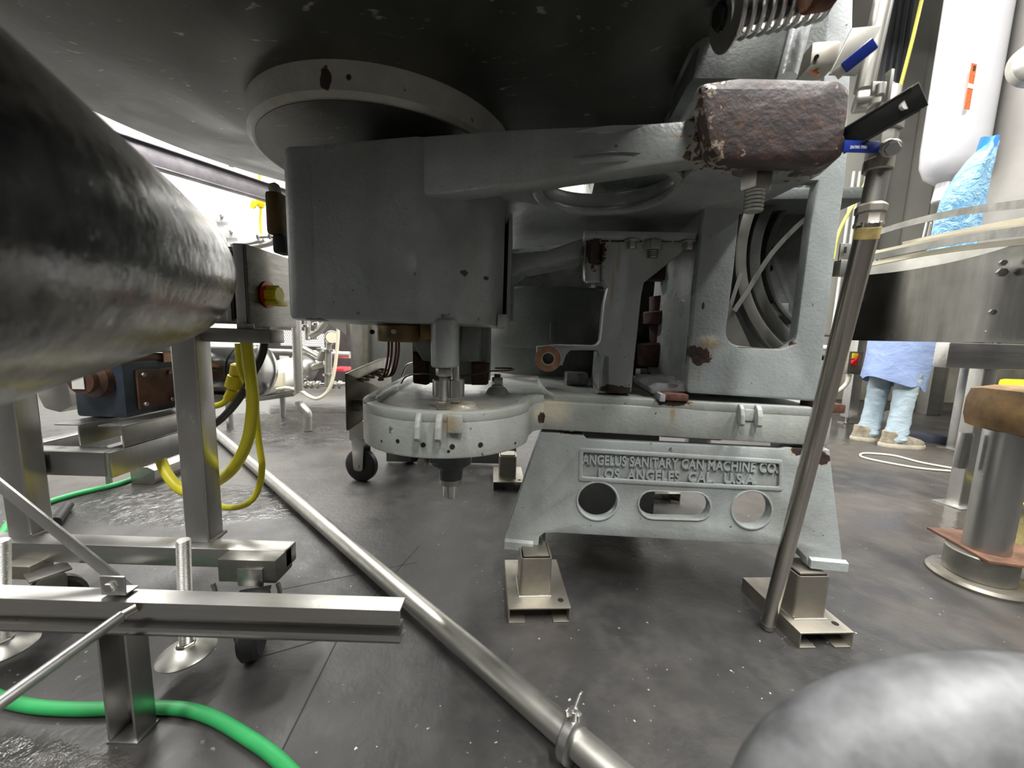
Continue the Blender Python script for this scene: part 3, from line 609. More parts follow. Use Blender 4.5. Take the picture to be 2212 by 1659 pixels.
# stainless support pads under the feet
def pad(x, y, yaw, wd, label, dp=.22, h=.043, zt=.150):
    t = thing('support_pad', (x, y, 0), label, 'stand', 'welded stainless pads under the machine feet')
    a = math.radians(yaw); u = V((math.cos(a), math.sin(a), 0)); n = V((-u.y, u.x, 0)); O = V((x, y, 0)); T = .004
    obj('channel', [extr([(0, 0), (.045, 0), (.045, T), (T, T), (T, h-T), (wd-T, h-T), (wd-T, T), (wd-.045, T), (wd-.045, 0), (wd, 0), (wd, h), (0, h)], O, u, Z, -dp, 0, bev=.0012)], M['pewter'], t)
    c = O+u*(wd*.46)+n*.09
    obj('riser_tube', hollow(c+Z*(h-.002), c+Z*zt, .086, .086, .005, up=n, r=.01), M['pewter'], t)
    obj('weld_bead', tube([c+u*.044-n*.045+Z*h, c-u*.044-n*.045+Z*h, c-u*.045+n*.044+Z*h], .0028, 8, smooth=False), M['galv'], t)
    obj('bolt_hole', cyl(O+u*(wd-.022)+n*.03+Z*(h-.002), O+u*(wd-.022)+n*.03+Z*(h+.0006), .008, 16), M['hole'], t)
    obj('packing_plate', box(c+Z*(zt+.003), (.07, .07, .006), yaw, .002), M['pewter'], t)
    return t
pad(.009, .917, 3.8, .165, 'welded stainless pad under the left front foot of the grey machine', zt=.152)
pad(.730, .864, 3.4, .140, 'welded stainless pad under the right front foot beside the leaning pipe', zt=.16)
pad(-.075, 1.778, 3, .15, 'stainless pad under the rear machine foot, half hidden behind the left leg', zt=.155)
pad(.66, 1.70, 3, .14, 'rear stainless pad seen in the shadow through the slots of the leg', zt=.16)
# ------------------------------------------------------------------ foreground: dark vessel at the left, grey cap at the right
MK = None
def kettle_mat():
    m, nt, b = mat('scuffed_steel_shell'); b.inputs['Metallic'].default_value = 1.0
    n = noise(nt, 5, 6, .6, (1, 1, 1), .4); n2 = noise(nt, 30, 5, .65, (1.5, .7, 1.5)); sp = ramp(nt, noise(nt, 34, 3, .5), [(.69, 0.0), (.74, 1.0)])
    c = ramp(nt, mth(nt, 'ADD', mth(nt, 'MULTIPLY', n, .6), mth(nt, 'MULTIPLY', n2, .4)), [(.38, (.085, .088, .10)), (.56, (.24, .235, .22)), (.70, (.50, .47, .41))])
    c = mixc(nt, sp, c, (.75, .76, .78)); nt.links.new(c, b.inputs['Base Color'])
    nt.links.new(ramp(nt, n2, [(.3, .12), (.7, .30)]), b.inputs['Roughness']); bump(nt, b, mth(nt, 'ADD', n, mth(nt, 'MULTIPLY', n2, .25)), .28, .014); return m
a1 = P(352, 586, .735); dd = V((-.455, .889, .053)).normalized(); Lk = .6; a0 = a1-dd*Lk; R0 = .127
prof = [(R0*1.10, -.6), (R0*1.09, 0), (R0*1.06, Lk*.5), (R0*1.02, Lk*.75), (R0, Lk-.10)]
for k in range(1, 9):
    a = math.pi/2*k/8; prof.append((R0*math.cos(a)+.0001, Lk-.10+R0*.52*math.sin(a)))
kv = obj('vessel_shell', lathe(prof, a0, dd, 72), kettle_mat(), None, 'dark scuffed steel vessel with a domed end filling the left edge', 'vessel')
weld = obj('weld_seam', lathe([(R0*1.0, Lk-.115), (R0*1.008, Lk-.11), (R0*1.0, Lk-.104)], a0, dd, 72), M['dull'], kv)
MCAP = plain('mottled_cast_zinc', (.13, .133, .137), .5, .1, var=.35, vs=38, bmp=.35, bs_=45)
cp = P(2150, 1782, .215)
bm_ = bmesh.new(); bmesh.ops.create_uvsphere(bm_, u_segments=48, v_segments=24, radius=1.0)
for v in bm_.verts: v.co = V((v.co.x*.175, v.co.y*.06, v.co.z*.115))
bm_.verts.index_update()
capm = ([cp+v.co for v in bm_.verts], [tuple(v.index for v in f.verts) for f in bm_.faces]); bm_.free()
ct = thing('guard_rail_end', (cp.x, cp.y, 0), 'blurred pale grey rounded metal end close to the lens, bottom right', 'rail')
obj('rounded_cap', capm, MCAP, ct); obj('post', cyl((cp.x, cp.y, 0), (cp.x, cp.y, cp.z-.05), .035, 24), MCAP, ct)

# ------------------------------------------------------------------ left: cart, gear motor, control box
ct = thing('equipment_cart', (-.95, .95, 0), 'stainless square-tube cart frame on casters under the dark vessel', 'cart')
q1 = P(435, 950, .92); q2 = P(38, 950, .92)
for q, top in ((q1, .735), (q2, .62)):
    obj('leg', hollow((q.x-.03, .92+.026, .19), (q.x-.03, .92+.026, top), .06, .052, .004, up=(0, 1, 0), r=.005), M['steel'], ct)
    obj('weld_bead', tube([(q.x+.003, .918, .201), (q.x+.003, .974, .201)], .005, 8, smooth=False), M['dull'], ct)
b0 = G(478, 1200, .2); b1 = G(606, 1200, .2)
obj('base_rail', box(((q2.x-.3+b1.x)/2, .915, .175), (b1.x-q2.x+.3, .05, .05), 0, .005), M['steel_h'], ct)
obj('stub_block', [box(((b0.x+b1.x)/2, .885, .170), (b1.x-b0.x, .07, .058), 0, .004)], M['dull'], ct)
obj('stub_plate', [box((b0.x+.08, .847, .158), (.06, .006, .045), 0, .002)], M['steel'], ct)
obj('foot_plate', [box((q2.x+.03, .885, .14), (.07, .05, .035), 0, .004)], M['pewter'], ct)
for x in (460, 600):
    q = P(x, 1260, .86); obj('weld_drip', tube([q, q-Z*.02+V((.004, 0, 0)), q-Z*.04], .005, 8), M['dull'], ct)
def caster(x, y, r, wd, parent, yaw=0, forkz=.05, yok='steel'):
    a = math.radians(yaw); ax = V((math.cos(a), math.sin(a), 0)); c = V((x, y, r))
    f = obj('caster', [extr(rc([(-r*.3, -r*.28), (r*.3, -r*.28), (r*.42, r+forkz), (-r*.42, r+forkz)], r*.25), c+ax*s, ax.cross(Z), Z, -.0025, .0025, bev=.001) for s in (-wd*.75, wd*.75)]+[box(c+Z*(r+forkz), (wd*1.6, r*1.1, .005), yaw, .001)], M[yok], parent)
    obj('wheel', lathe([(r*.25, -wd*.5), (r*.86, -wd*.5), (r, -wd*.3), (r, wd*.3), (r*.86, wd*.5), (r*.25, wd*.5)], c, ax, 40), M['black'], f)
    obj('axle_bolt', hexn(c-ax*(wd*.95), ax, r*.11, wd*1.9), M['galv'], f); return f
q = G(552, 1440, 0); caster(-.575, .80, .064, .04, ct, 20, .012, 'black')
caster(-1.12, .87, .062, .035, ct, -30, .015, 'dull')
obj('cross_beam', [box(((P(366, 730, .97).x+P(600, 730, .97).x)/2, .97, .727), (P(600, 730, .97).x-P(366, 730, .97).x, .06, .034), 0, .005)], M['dull'], ct)
tray = thing('gearbox_tray', (-1.02, 1.0, .35), 'welded stainless bracket tray carrying the rusty gearbox', 'bracket')
X = P(238, 1015, .98).x
obj('front_channel', [box(((X-.19), .98, .375), (.19*2-.02, .006, .066), 0, .002), box((X-.19, 1.0, .407), (.36, .04, .004), 0, .001)], M['steel_h'], tray)
obj('side_channel', [box((X, 1.14, .372), (.006, .32, .070), 0, .002), box((X-.02, 1.14, .405), (.04, .32, .004), 0, .001)], M['steel'], tray)
obj('side_channel', [box((X-.30, 1.14, .372), (.006, .32, .070), 0, .002), box((X-.28, 1.14, .405), (.04, .32, .004), 0, .001)], M['steel'], tray)
obj('base_channel', [box((X-.005, 1.19, .437), (.005, .33, .058), 0, .002), box((X-.035, 1.19, .467), (.07, .33, .004), 0, .001)], M['steel'], tray)
obj('base_channel', [box((X-.125, 1.19, .437), (.005, .33, .058), 0, .002), box((X-.155, 1.19, .467), (.07, .33, .004), 0, .001)], M['steel'], tray)
gx = thing('gearbox', (-1.18, 1.18, .47), 'blue-black gearbox with rusty covers and a white label, behind the cart leg', 'gearbox')
MG = plain('blue_black_enamel', (.030, .042, .060), .4, var=.5, vs=9, bmp=.3); MR = plain('rust_brown', (.085, .038, .022), .6, var=.6, vs=16, bmp=.5)
obj('gear_case', [box((-1.205, 1.19, .555), (.15, .17, .17), 0, .012)], MG, gx)
obj('top_cover', [box((-1.20, 1.19, .645), (.145, .16, .02), 0, .006)], MR, gx)
sc = obj('side_cover', box((-1.127, 1.20, .55), (.010, .12, .12), 0, .003), MR, gx)
for dy, dz in ((-.045, .045), (.045, .045), (-.045, -.045), (.045, -.045)): obj('cover_bolt', hexn((-1.122, 1.20+dy, .55+dz), (1, 0, 0), .007, .008), M['dull'], sc)
hb = obj('shaft_hub', [lathe([(.052, 0), (.052, .02), (.038, .03), (.038, .045)], (-1.205, 1.105, .585), (0, -1, 0), 28)], MR, gx)
obj('paper_label', box((-1.208, 1.057, .587), (.034, .002, .05), 0), M['white'], hb)
obj('name_plate', box((-1.121, 1.255, .645), (.004, .05, .035), 0, .001), plain('copper_label', (.62, .36, .25), .5, var=.15, vs=30), gx)
obj('motor_adapter', [box((-1.19, 1.21, .685), (.17, .14, .05), 0, .012)], M['dull'], gx)
mt_ = thing('electric_motor', (-1.0, 1.42, .5), 'cylindrical stainless motor half hidden behind the cart leg', 'motor')
obj('motor_body', lathe([(.03, -.01), (.082, 0), (.09, .02), (.09, .30), (.094, .302), (.094, .312), (.086, .32), (.04, .335)], (-1.23, 1.42, .592), (1, -.10, 0), 48), M['chrome'], mt_)
obj('seal_ring', lathe([(.0915, .255), (.0935, .258), (.0915, .262)], (-1.23, 1.42, .592), (1, -.10, 0), 48), M['black'], mt_)
obj('motor_foot', [box((-1.1, 1.42, .49), (.16, .14, .03), 0, .004)], M['dull'], mt_)
obj('black_cover', [lathe([(.001, .05), (.05, .04), (.08, .0), (.08, -.03)], (-1.20, 1.33, .70), Z, 24)], M['black'], mt_)
ch = obj('chain_guard', [extr(rc([(0, .25), (0, .05), (.02, .0), (.08, -.015), (.13, .01), (.13, .06), (.11, .25)], .02), (P(90, 930, 1.5).x, 1.5, .40), (1, 0, 0), Z, -.16, 0, bev=.006), cyl((P(96, 930, 1.5).x, 1.72, 0), (P(96, 930, 1.5).x, 1.72, .45), .012, 12)], M['galv'], None, 'pale grey folded sheet-metal guard left of the blue-black gearbox', 'guard')
obj('guard_bolt', hexn((P(140, 830, 1.5).x, 1.50-.002, .55), (0, -1, 0), .010, .012), M['chrome'], ch)
tr = thing('cable_trough', (-1.71, 2.0, 0), 'pale aluminium box section lying on the floor behind the cart', 'trough')
obj('trough_body', [extr(rc([(-.055, .0), (.045, 0), (.06, .03), (.06, .07), (.03, .085), (-.055, .085)], .006), (-1.715, 1.72, 0), (1, 0, 0), Z, -.32, 0, bev=.002)], M['galv'], tr)
obj('trough_lid', [box((-1.73, 1.88, .088), (.07, .3, .006), 0, .002)], M['white'], tr)
beam_o = obj('overhead_channel', [beam(P(180, 292, 1.5), P(640, 436, 2.3), .012, .085, bev=.002), beam(P(180, 292, 1.5)+Z*.042, P(640, 436, 2.3)+Z*.042, .05, .006), beam(P(180, 292, 1.5)-Z*.042, P(640, 436, 2.3)-Z*.042, .05, .006), cyl(P(500, 360, 2.0), P(500, 360, 2.0)+Z*3, .012, 12)], steel('violet_grey_channel', (.33, .31, .33), .45, (1, 1, 1), .4), None, 'worn grey steel channel running diagonally under the big disc', 'beam')

cb = thing('control_box', (-.75, 1.1, .74), 'stainless control box with a red and yellow rotary disconnect', 'control box')
obj('enclosure', [box((-.775, 1.105, .853), (.17, .20, .195), 0, .005)], M['steel'], cb)
obj('door', [box((-.683, 1.105, .853), (.008, .212, .205), 0, .002)], steel('dark_door', (.20, .19, .17), .25, (1, 1, 14), .3), cb)
obj('door_flange', [box((-.700, 1.001, .853), (.026, .006, .207), 0, .002)], M['galv'], cb)
obj('hinge', [box((-.731, .999, .845), (.014, .006, .165), 0, .002)], M['galv'], cb)
obj('gasket', [box((-.7185, .9995, .853), (.0035, .006, .17), 0)], M['black'], cb)
obj('instruction_sheet', [box((-.775, 1.0035, .83), (.035, .001, .05), 0)], M['white'], cb)
kr = obj('switch_ring', lathe([(.022, 0), (.033, 0), (.036, .002), (.036, .005), (.022, .006)], (-.679, 1.075, .838), (1, 0, 0), 40), M['red'], cb)
kn = obj('switch_knob', [lathe([(.022, .004)]+[(.024, .006), (.024, .03), (.021, .034)], (-.679, 1.075, .838), (1, 0, 0), 24), box((-.655, 1.075, .815), (.036, .05, .013), 0, .004)], M['yellow'], cb)
for k in range(9): a = 2*math.pi*k/9; obj('knob_rib', box((-.661, 1.075+.0245*math.cos(a), .838+.0245*math.sin(a)), (.026, .004, .004), 0, .001), M['yellow'], cb)
for x_, y_ in ((P(532, 722, 1.0).x, 1.0), (-.70, 1.08)):
    g_ = obj('cable_gland', [hexn((x_, y_, .757), (0, 0, -1), .021, .018), cyl((x_, y_, .74), (x_, y_, .72), .018, 20, .002)], M['steel'], cb)
gx0 = P(532, 740, 1.0)
obj('power_cable', tube([gx0+Z*.01, P(540, 800, 1.0), P(546, 870, .98), P(535, 950, .98), P(505, 1010, 1.0), P(470, 1040, 1.05), P(440, 1055, 1.08), P(400, 1062, 1.1), P(365, 1030, 1.12), P(345, 985, 1.14), P(335, 930, 1.16)], .0145, 16), M['ylead'], None, 'thick yellow power cable looping down from the control box gland', 'cable')
obj('power_cable', tube([P(517, 742, 1.06), P(520, 790, 1.06)], .009, 12, smooth=False)+tuple() if False else tube([P(514, 742, 1.10), P(520, 800, 1.10), P(548, 868, 1.08), P(560, 960, 1.06), P(566, 1010, 1.05), P(556, 1062, 1.05), P(530, 1090, 1.05), P(487, 1096, 1.08), P(450, 1080, 1.12)], .0085, 14), M['ylead'], None, 'thinner yellow cable making the lowest loop beside the cart leg', 'cable')
pl = thing('yellow_plug', P(512, 850, 1.12), 'yellow in-line cable connector in front of the stainless motor', 'plug')
obj('plug_body', [lathe([(.016, 0), (.021, .004), (.021, .03), (.017, .032), (.024, .036), (.026, .07), (.02, .074)], P(517, 787, 1.12), (P(505, 850, 1.12)-P(517, 787, 1.12)), 20), cyl(P(505, 842, 1.12), P(495, 862, 1.12), .016, 16)], M['yellow'], pl)
obj('plug_tail', tube([P(495, 858, 1.12), P(480, 872, 1.12), P(455, 878, 1.14), P(430, 872, 1.16)], .009, 12), M['ylead'], pl)
obj('black_cable', tube([P(572, 712, 1.09), P(568, 760, 1.09), P(545, 810, 1.09), P(510, 870, 1.10), P(465, 915, 1.12), P(420, 930, 1.14)], .0105, 14), M['black'], None, 'black cable curving from the control box behind the yellow ones', 'cable')
obj('plug_cluster', [cyl(P(x, 760, 1.32), P(x, 728, 1.32), .014, 14, .002) for x in (322,)], M['yellow'], None, 'left yellow connector peeking under the dark vessel', 'plug', 'yellow connectors under the vessel')
obj('plug_cluster', [cyl(P(x, 760, 1.32), P(x, 728, 1.32), .014, 14, .002) for x in (345,)], M['yellow'], None, 'right yellow connector peeking under the dark vessel', 'plug', 'yellow connectors under the vessel')

# foreground rail stand
rs = thing('rail_stand', (-.6, .62, 0), 'stainless slotted rail on a short open channel post in the left foreground', 'stand')
e = P(871, 1345, .62); zt_ = P(871, 1320, .60).z; zb_ = P(871, 1391, .60).z; hh = zt_-zb_
prof_r = [(0, 0), (.004, 0), (.004, .008), (.0015, .008), (.0015, hh*.22), (.016, hh*.24), (.016, hh*.5), (.0, hh*.56), (.0, hh), (.034, hh), (.034, hh-.003), (.003, hh-.003), (.003, hh*.6), (.019, hh*.52), (.019, hh*.2), (.006, hh*.16), (.030, .003), (.030, 0)]
obj('slotted_rail', [extr([(a, b) for a, b in prof_r], (e.x, .600, zb_), (0, 1, 0), Z, -.95, 0, bev=.0006)], M['steel_h'], rs)
q = G(222, 1590, 0); qx = P(222, 1500, .60).x
obj('post', [extr([(0, 0), (.004, 0), (.004, .034), (.048, .034), (.048, 0), (.052, 0), (.052, .038), (0, .038)], (qx, .600, 0), (1, 0, 0), (0, 1, 0), .004, zb_, bev=.001)], M['steel'], rs)
obj('post_base', [box((qx+.026, .621, .002), (.056, .046, .004), 0, .001)], M['steel'], rs)
bc = P(245, 1264, .612)
cl = obj('clip', [box(bc, (.042, .004, .034), 0, .002), box(bc-Z*.016+V((0, .01, 0)), (.042, .024, .003), 0, .001)], M['steel'], rs)
obj('clip_bolt', hexn(bc-V((0, .002, 0)), (0, -1, 0), .009, .008), M['galv'], cl)
obj('brace_strap', beam(P(-60, 1000, .70), P(287, 1280, .635), .004, .024, up=(0.3, 0, 1), bev=.001), M['steel'], rs)
obj('brace_bar', [cyl(P(262, 1330, .585), P(-60, 1563, .42), .0085, 20)], M['steel'], rs)
obj('bar_tip', [cyl(P(295, 1312, .60), P(262, 1330, .585), .0080, 20)], M['rod'], rs)
def level_foot(px0, py0, px1, py1, Y, label, ax=(-.05, 0, 1)):
    t = thing('levelling_foot', V((P(px1, py1, Y).x, Y, .0)), label, 'foot')
    c = P(px1, py1, Y); ax = V(ax).normalized()
    obj('threaded_rod', thread(c+Z*.014, P(px0, py0, Y), .0125, .0035, 20), M['galv'], t)
    obj('foot_disc', lathe([(.050, 0), (.052, .004), (.048, .008), (.030, .017), (.020, .022), (.017, .022), (.015, .016), (.001, .016)], c-Z*.004, ax, 40), M['galv'], t)
    obj('foot_nut', hexn(c+Z*.012, Z, .017, .012), M['galv'], t)
level_foot(396, 1166, 404, 1408, .735, 'tilted disc levelling foot on a tall threaded rod behind the slotted rail')
level_foot(4, 1166, 8, 1400, .735, 'levelling foot with threaded rod cut off by the left frame edge')
hz = .012
obj('green_hose', tube([G(-160, 1440, hz), G(-20, 1500, hz), G(60, 1524, hz), G(160, 1532, hz), G(260, 1530, hz), G(380, 1530, hz), G(455, 1548, hz), G(530, 1590, hz), G(600, 1640, hz), G(700, 1745, hz)], .0115, 16), M['green'], None, 'green hose curving over the floor past the channel post', 'hose')
obj('green_hose', tube([G(-60, 1230, hz), G(0, 1158, hz), G(30, 1120, hz), G(90, 1090, hz), G(160, 1068, hz), G(245, 1048, hz), G(300, 1030, hz)], .0115, 14), M['green'], None, 'green hose behind the cart leg beside the aluminium trough', 'hose')
obj('black_pipe', tube([G(118, 1128, .02), G(146, 1092, .02)], .018, 14, smooth=False), M['black'], None, 'short black pipe on the floor behind the left cart leg', 'pipe')

# long stainless pipe on the floor with its clamp
fp0 = G(470, 938, .028); fp1 = G(1236, 1594, .042); dr_ = (fp1-fp0).normalized()
fp = thing('floor_pipe', V((fp1.x, fp1.y, 0)), 'long stainless tube lying diagonally across the floor with a wing-nut clamp', 'pipe')
obj('tube_section', cyl(fp0-dr_*.3, fp1, .0254, 32), M['galv'], fp)
obj('tube_section', cyl(fp1, fp1+dr_*.35, .0254, 32), M['galv'], fp)
cl = obj('clamp', lathe([(.0255, -.013), (.036, -.011), (.040, -.007), (.040, .007), (.036, .011), (.0255, .013)], fp1, dr_, 32), M['steel'], fp)
sd = dr_.cross(Z).normalized(); up_ = sd.cross(dr_)
if up_.z < 0: up_ = -up_
obj('clamp_hinge', [box(fp1-up_*.038+sd*.012, (.014, .02, .022), 40, .003)], M['steel'], fp)
ear = fp1+up_*.040
obj('clamp_ear', [box(ear-sd*.008, (.012, .022, .018), 40, .003)], M['steel'], cl)
obj('wing_nut', [cyl(ear-Z*.005, ear+Z*.018, .008, 16, .001), extr(rc([(0, .0), (.024, .016), (.028, .030), (.018, .030), (.0, .010), (-.018, .030), (-.028, .030), (-.024, .016)], .003), ear+Z*.006, sd, Z, -.002, .002, bev=.001)], M['steel'], cl)

# leaning drop pipe with union, valve and blue lever
dp = thing('drop_pipe', V((P(1657, 1352, .93).x, .93, .0)), 'slim stainless pipe leaning in front of the right machine leg, with valve above', 'pipe')
t0 = P(1873, 505, .68); t1 = P(1657, 1353, .93); td = (t1-t0).normalized()
lp = obj('lower_pipe', [cyl(t0-td*.02, t1, .0167, 28, .002)], M['rod'], dp)
obj('end_ring', [cyl(t1-td*.020, t1-td*.004, .0173, 28, .001)], M['dull'], lp)
obj('tape_collar', cyl(t0-td*.012, t0+td*.010, .0172, 24, .002), plain('yellowed_tape', (.42, .33, .12), .6, var=.3, vs=60), dp)
u0 = P(1875, 490, .68); u1 = P(1882, 448, .68)
obj('union', lathe([(.0205, 0), (.0205, .004), (.019, .008), (.019, .020), (.0215, .022), (.0215, .032), (.018, .036)], u0, u1-u0, 8), M['pewter'], dp)
obj('upper_pipe', cyl(P(1881, 455, .68), P(1902, 345, .68), .0155, 24), M['dull'], dp)
obj('coupling', cyl(P(1894, 372, .68), P(1899, 345, .68), .020, 24, .002), M['pewter'], dp)
vb = obj('valve_body', [cyl(P(1899, 350, .68), P(1909, 285, .68), .0195, 8, .002), cyl(P(1909, 288, .68), P(1914, 262, .68), .023, 8, .002), cyl(P(1905, 318, .70), P(1926, 320, .645), .013, 16, .002)], M['galv'], dp)
obj('valve_nut', hexn(P(1927, 320, .645), P(1931, 321, .63)-P(1927, 320, .645), .010, .008), M['steel'], vb)
l0 = P(1822, 316, .655); l1 = P(1898, 318, .655)
hd_ = obj('lever', beam(l0, l1, .004, .0175, bev=.0015), M['blue'], dp, 'blue vinyl lever')
obj('lever_tang', beam(l1, P(1922, 321, .648), .003, .014, bev=.001), M['galv'], dp)
text_fit('ZATRR 7700', P(1836, 321, .652), P(1872, 321, .652), .0042, .0003, M['white'], hd_)
pc = P(1917, 250, .69); obj('riser_pipe', cyl(P(1913, 262, .68), P(1925, 195, .69), .0135, 20), M['dull'], dp)
obj('tee', [cyl(P(1845, 222, .72), P(1918, 214, .70), .0165, 20, .002), cyl(P(1900, 232, .70), P(1906, 190, .70), .018, 20, .002), lathe([(.019, 0), (.021, .005), (.019, .01)], P(1880, 220, .71), P(1918, 214, .70)-P(1880, 220, .71), 20)], M['galv'], dp)
obj('valve_stem', [cyl(P(1900, 205, .66), P(1902, 182, .66), .006, 12), box(P(1897, 192, .67), (.022, .004, .02), 0, .001), box(P(1917, 190, .68), (.005, .012, .05), 0, .001)], M['galv'], dp)
obj('tall_riser', cyl(P(1866, 196, .74), P(1915, -30, .74), .0142, 24), M['dull'], dp)

# black angle bar, second blue lever and the odds and ends on the rusty corner
ab = thing('black_channel_bar', P(1835, 300, .80), 'black painted U-channel bar jutting up to the right of the rusty corner', 'bar')
b0_ = P(1826, 303, .668); b1_ = P(1996, 203, .60); bd = (b1_-b0_).normalized(); bs_ = V((0, 1, 0)); bu = bs_.cross(bd).normalized()
if bu.z < 0: bu = -bu
obj('channel', [extr([(-.019, 0), (.019, 0), (.019, .022), (.0165, .022), (.0165, .003), (-.0165, .003), (-.0165, .022), (-.019, .022)], b0_, bu, bu.cross(bd) if False else -(bd.cross(bu)), 0, (b1_-b0_).length, bev=.0008) if False else beam(b0_, b1_, .004, .034, up=bu, bev=.001),
   beam(b0_+bu*.0165+bs_*.010, b1_+bu*.0165+bs_*.010, .026, .0035, up=bu, bev=.001), beam(b0_-bu*.0165+bs_*.010, b1_-bu*.0165+bs_*.010, .026, .0035, up=bu, bev=.001)], M['blackmetal'], ab)
obj('bolt_hole', cyl(b1_-bd*.020-V((0, .0025, 0)), b1_-bd*.020+V((0, .0025, 0)), .0065, 16), M['white'], ab)
obj('scuffed_edge', beam(b1_-bd*.045+bu*.018, b1_+bu*.018, .004, .0012, up=bu, bev=.0003), M['galv'], ab)
lv = thing('lever_handle', P(1812, 155, .66), 'navy vinyl lever rising above the rusty corner', 'lever')
obj('grip', beam(P(1822, 148, .66), P(1891, 92, .64), .006, .018, up=(-1, 0, 1), bev=.003), M['blue'], lv)
obj('tang', beam(P(1804, 164, .67), P(1826, 145, .66), .003, .016, up=(-1, 0, 1), bev=.001), M['galv'], lv)
obj('bracket_plate', extr([P(0, 0, 1)[:2]]*0+[(0, 0), (.045, 0), (.075, .075), (.028, .07)], P(1790, 162, .70), (1, 0, 0), Z, -.002, .002, bev=.0008), M['dull'], None, 'grey slanted sheet bracket beside the navy lever', 'bracket')
jb = obj('junction_box', box(P(1765, 134, .80), (.048, .05, .04), -8, .006), M['pewter'], None, 'small pale metal junction box on top of the rusty corner', 'box')
obj('box_screw', cyl(P(1764, 123, .776), P(1764, 123, .771), .004, 10), M['hole'], jb)
obj('air_line', tube([P(1732, 120, .84), P(1728, 150, .82), P(1742, 148, .80), P(1768, 162, .79)], .0035, 10), plain('salmon_tube', (.68, .20, .10), .4), None, 'salmon-orange air line bent behind the rusty corner', 'tube')
rb = thing('side_bracket', P(600, 450, 1.02), 'brown rusty clip block hanging on the left flank of the grey housing', 'bracket')
obj('block', box(P(601, 465, .98), (.035, .05, .10), 0, .010), M['bronze'], rb); obj('strap', beam(P(590, 398, .98), P(598, 425, .98), .02, .02), M['galv'], rb); obj('wedge', box(P(611, 530, .98), (.03, .04, .045), 0, .008), M['black'], rb)
# ------------------------------------------------------------------ background, right
cv = thing('curved_conveyor', (2.1, 1.75, 0), 'curved stainless conveyor with cream guide rails in front of the worker', 'conveyor')
def Yc(x): t = (x-1845)/367.0; return 1.62-.62*t**1.15
def row(pts, dy=0.0, dY=0.0): return [P(x, y+dy, Yc(x)+dY) for x, y in pts]
mid = [(1846, 659), (1930, 656), (2030, 651), (2130, 647), (2212, 645), (2330, 641)]
zc = .902
pts_ = [V((P(x, y, Yc(x) if x < 2215 else .80).x, Yc(x) if x < 2215 else .80, zc)) for x, y in mid]
def strip(pts, h, t, sub=6, **k): return tube(pts, .1, flatten=(h/2, t/2), up=Z, sub=sub)
skm = steel('skirt_steel', (.15, .145, .13), .20, (2, 2, .2), .3, vs=9, bmp=.05)
sk = obj('skirt', strip(pts_, .262, .006), skm, cv)
sp_ = smoothpts(pts_, 12)
k0 = min(range(len(sp_)), key=lambda i: abs((sp_[i].x/sp_[i].y)-(P(2085, 650, 1).x)))
obj('seam_strip', strip([sp_[k0-1]-V((0, .006, 0)), sp_[k0]-V((0, .0065, 0)), sp_[k0+1]-V((0, .0065, 0)), sp_[k0+2]-V((0, .006, 0))], .255, .003), M['galv'], sk)
for x, y, r in ((2168, 588, .012), (2170, 567, .008), (2148, 674, .009), (2143, 717, .012)):
    q = P(x, y, Yc(x)-.012); obj('skirt_bolt', hexn(q+V((.004, .01, 0)), (-.5, -1, 0), r, .012), M['galv'], sk)
obj('guide_rail', strip(row([(1893, 503), (1960, 483), (2050, 462), (2130, 450), (2230, 438)], dY=.05), .022, .004), M['dull'], cv)
obj('wear_strip', strip(row([(1952, 528), (2020, 513), (2100, 497), (2230, 474)], dY=.1), .018, .012), M['cream'], cv)
obj('guide_rail', strip(row([(1876, 558), (1960, 540), (2050, 522), (2130, 509), (2230, 497)], dY=-.02), .024, .004), M['dull'], cv)
obj('wear_strip', strip(row([(1876, 549), (1960, 531), (2050, 513), (2130, 500), (2230, 488)], dY=0), .012, .012), M['cream'], cv)
obj('wear_strip', strip(row([(1872, 573), (1960, 555), (2050, 540), (2130, 530), (2230, 520)], dY=.02), .016, .012), M['cream'], cv)
obj('deck_edge', strip(row([(1872, 590), (1960, 572), (2050, 560), (2130, 552), (2230, 545)], dY=.12), .05, .01), M['galv'], cv)
for x, y in ((1897, 560), (2003, 500)):
    for s in (0, 10): obj('rail_post', cyl(P(x+s, y-20, 1.9), P(x+s-14, y+40, 1.9), .006, 10), M['steel'], cv)
rb_ = obj('rail_bracket', [box(P(1829, 545, 1.30), (.05, .006, .055), 0, .002), box(P(1822, 580, 1.28), (.045, .03, .05), 0, .003)], M['galv'], cv)
obj('slot', box(P(1826, 540, 1.29), (.008, .003, .02), 0, .001), M['hole'], rb_)
obj('rail_hook', tube([P(1868, 572, 1.5), P(1874, 585, 1.5), P(1868, 592, 1.5), P(1864, 587, 1.5)], .003, 8), M['chrome'], cv)
obj('under_pan', [box((P(2047, 770, 1.75).x+.45, 1.78, .72), (.9, .06, .115), 0, .006)], M['steel_h'], cv)
for (px_, py_) in ((2072, 1096), (2062, 972), (1845, 930)):
    q = G(px_, py_, 0)
    if px_ == 1845: continue
    lg = obj('leg', hollow((q.x+.035, q.y+.035, .004), (q.x+.035, q.y+.035, .68), .062, .062, .003, up=(0, 1, 0), r=.006), M['steel'], cv)
    obj('foot_plate', box((q.x+.035, q.y+.035, .003), (.16, .11, .006), 12, .001), M['galv'], lg)

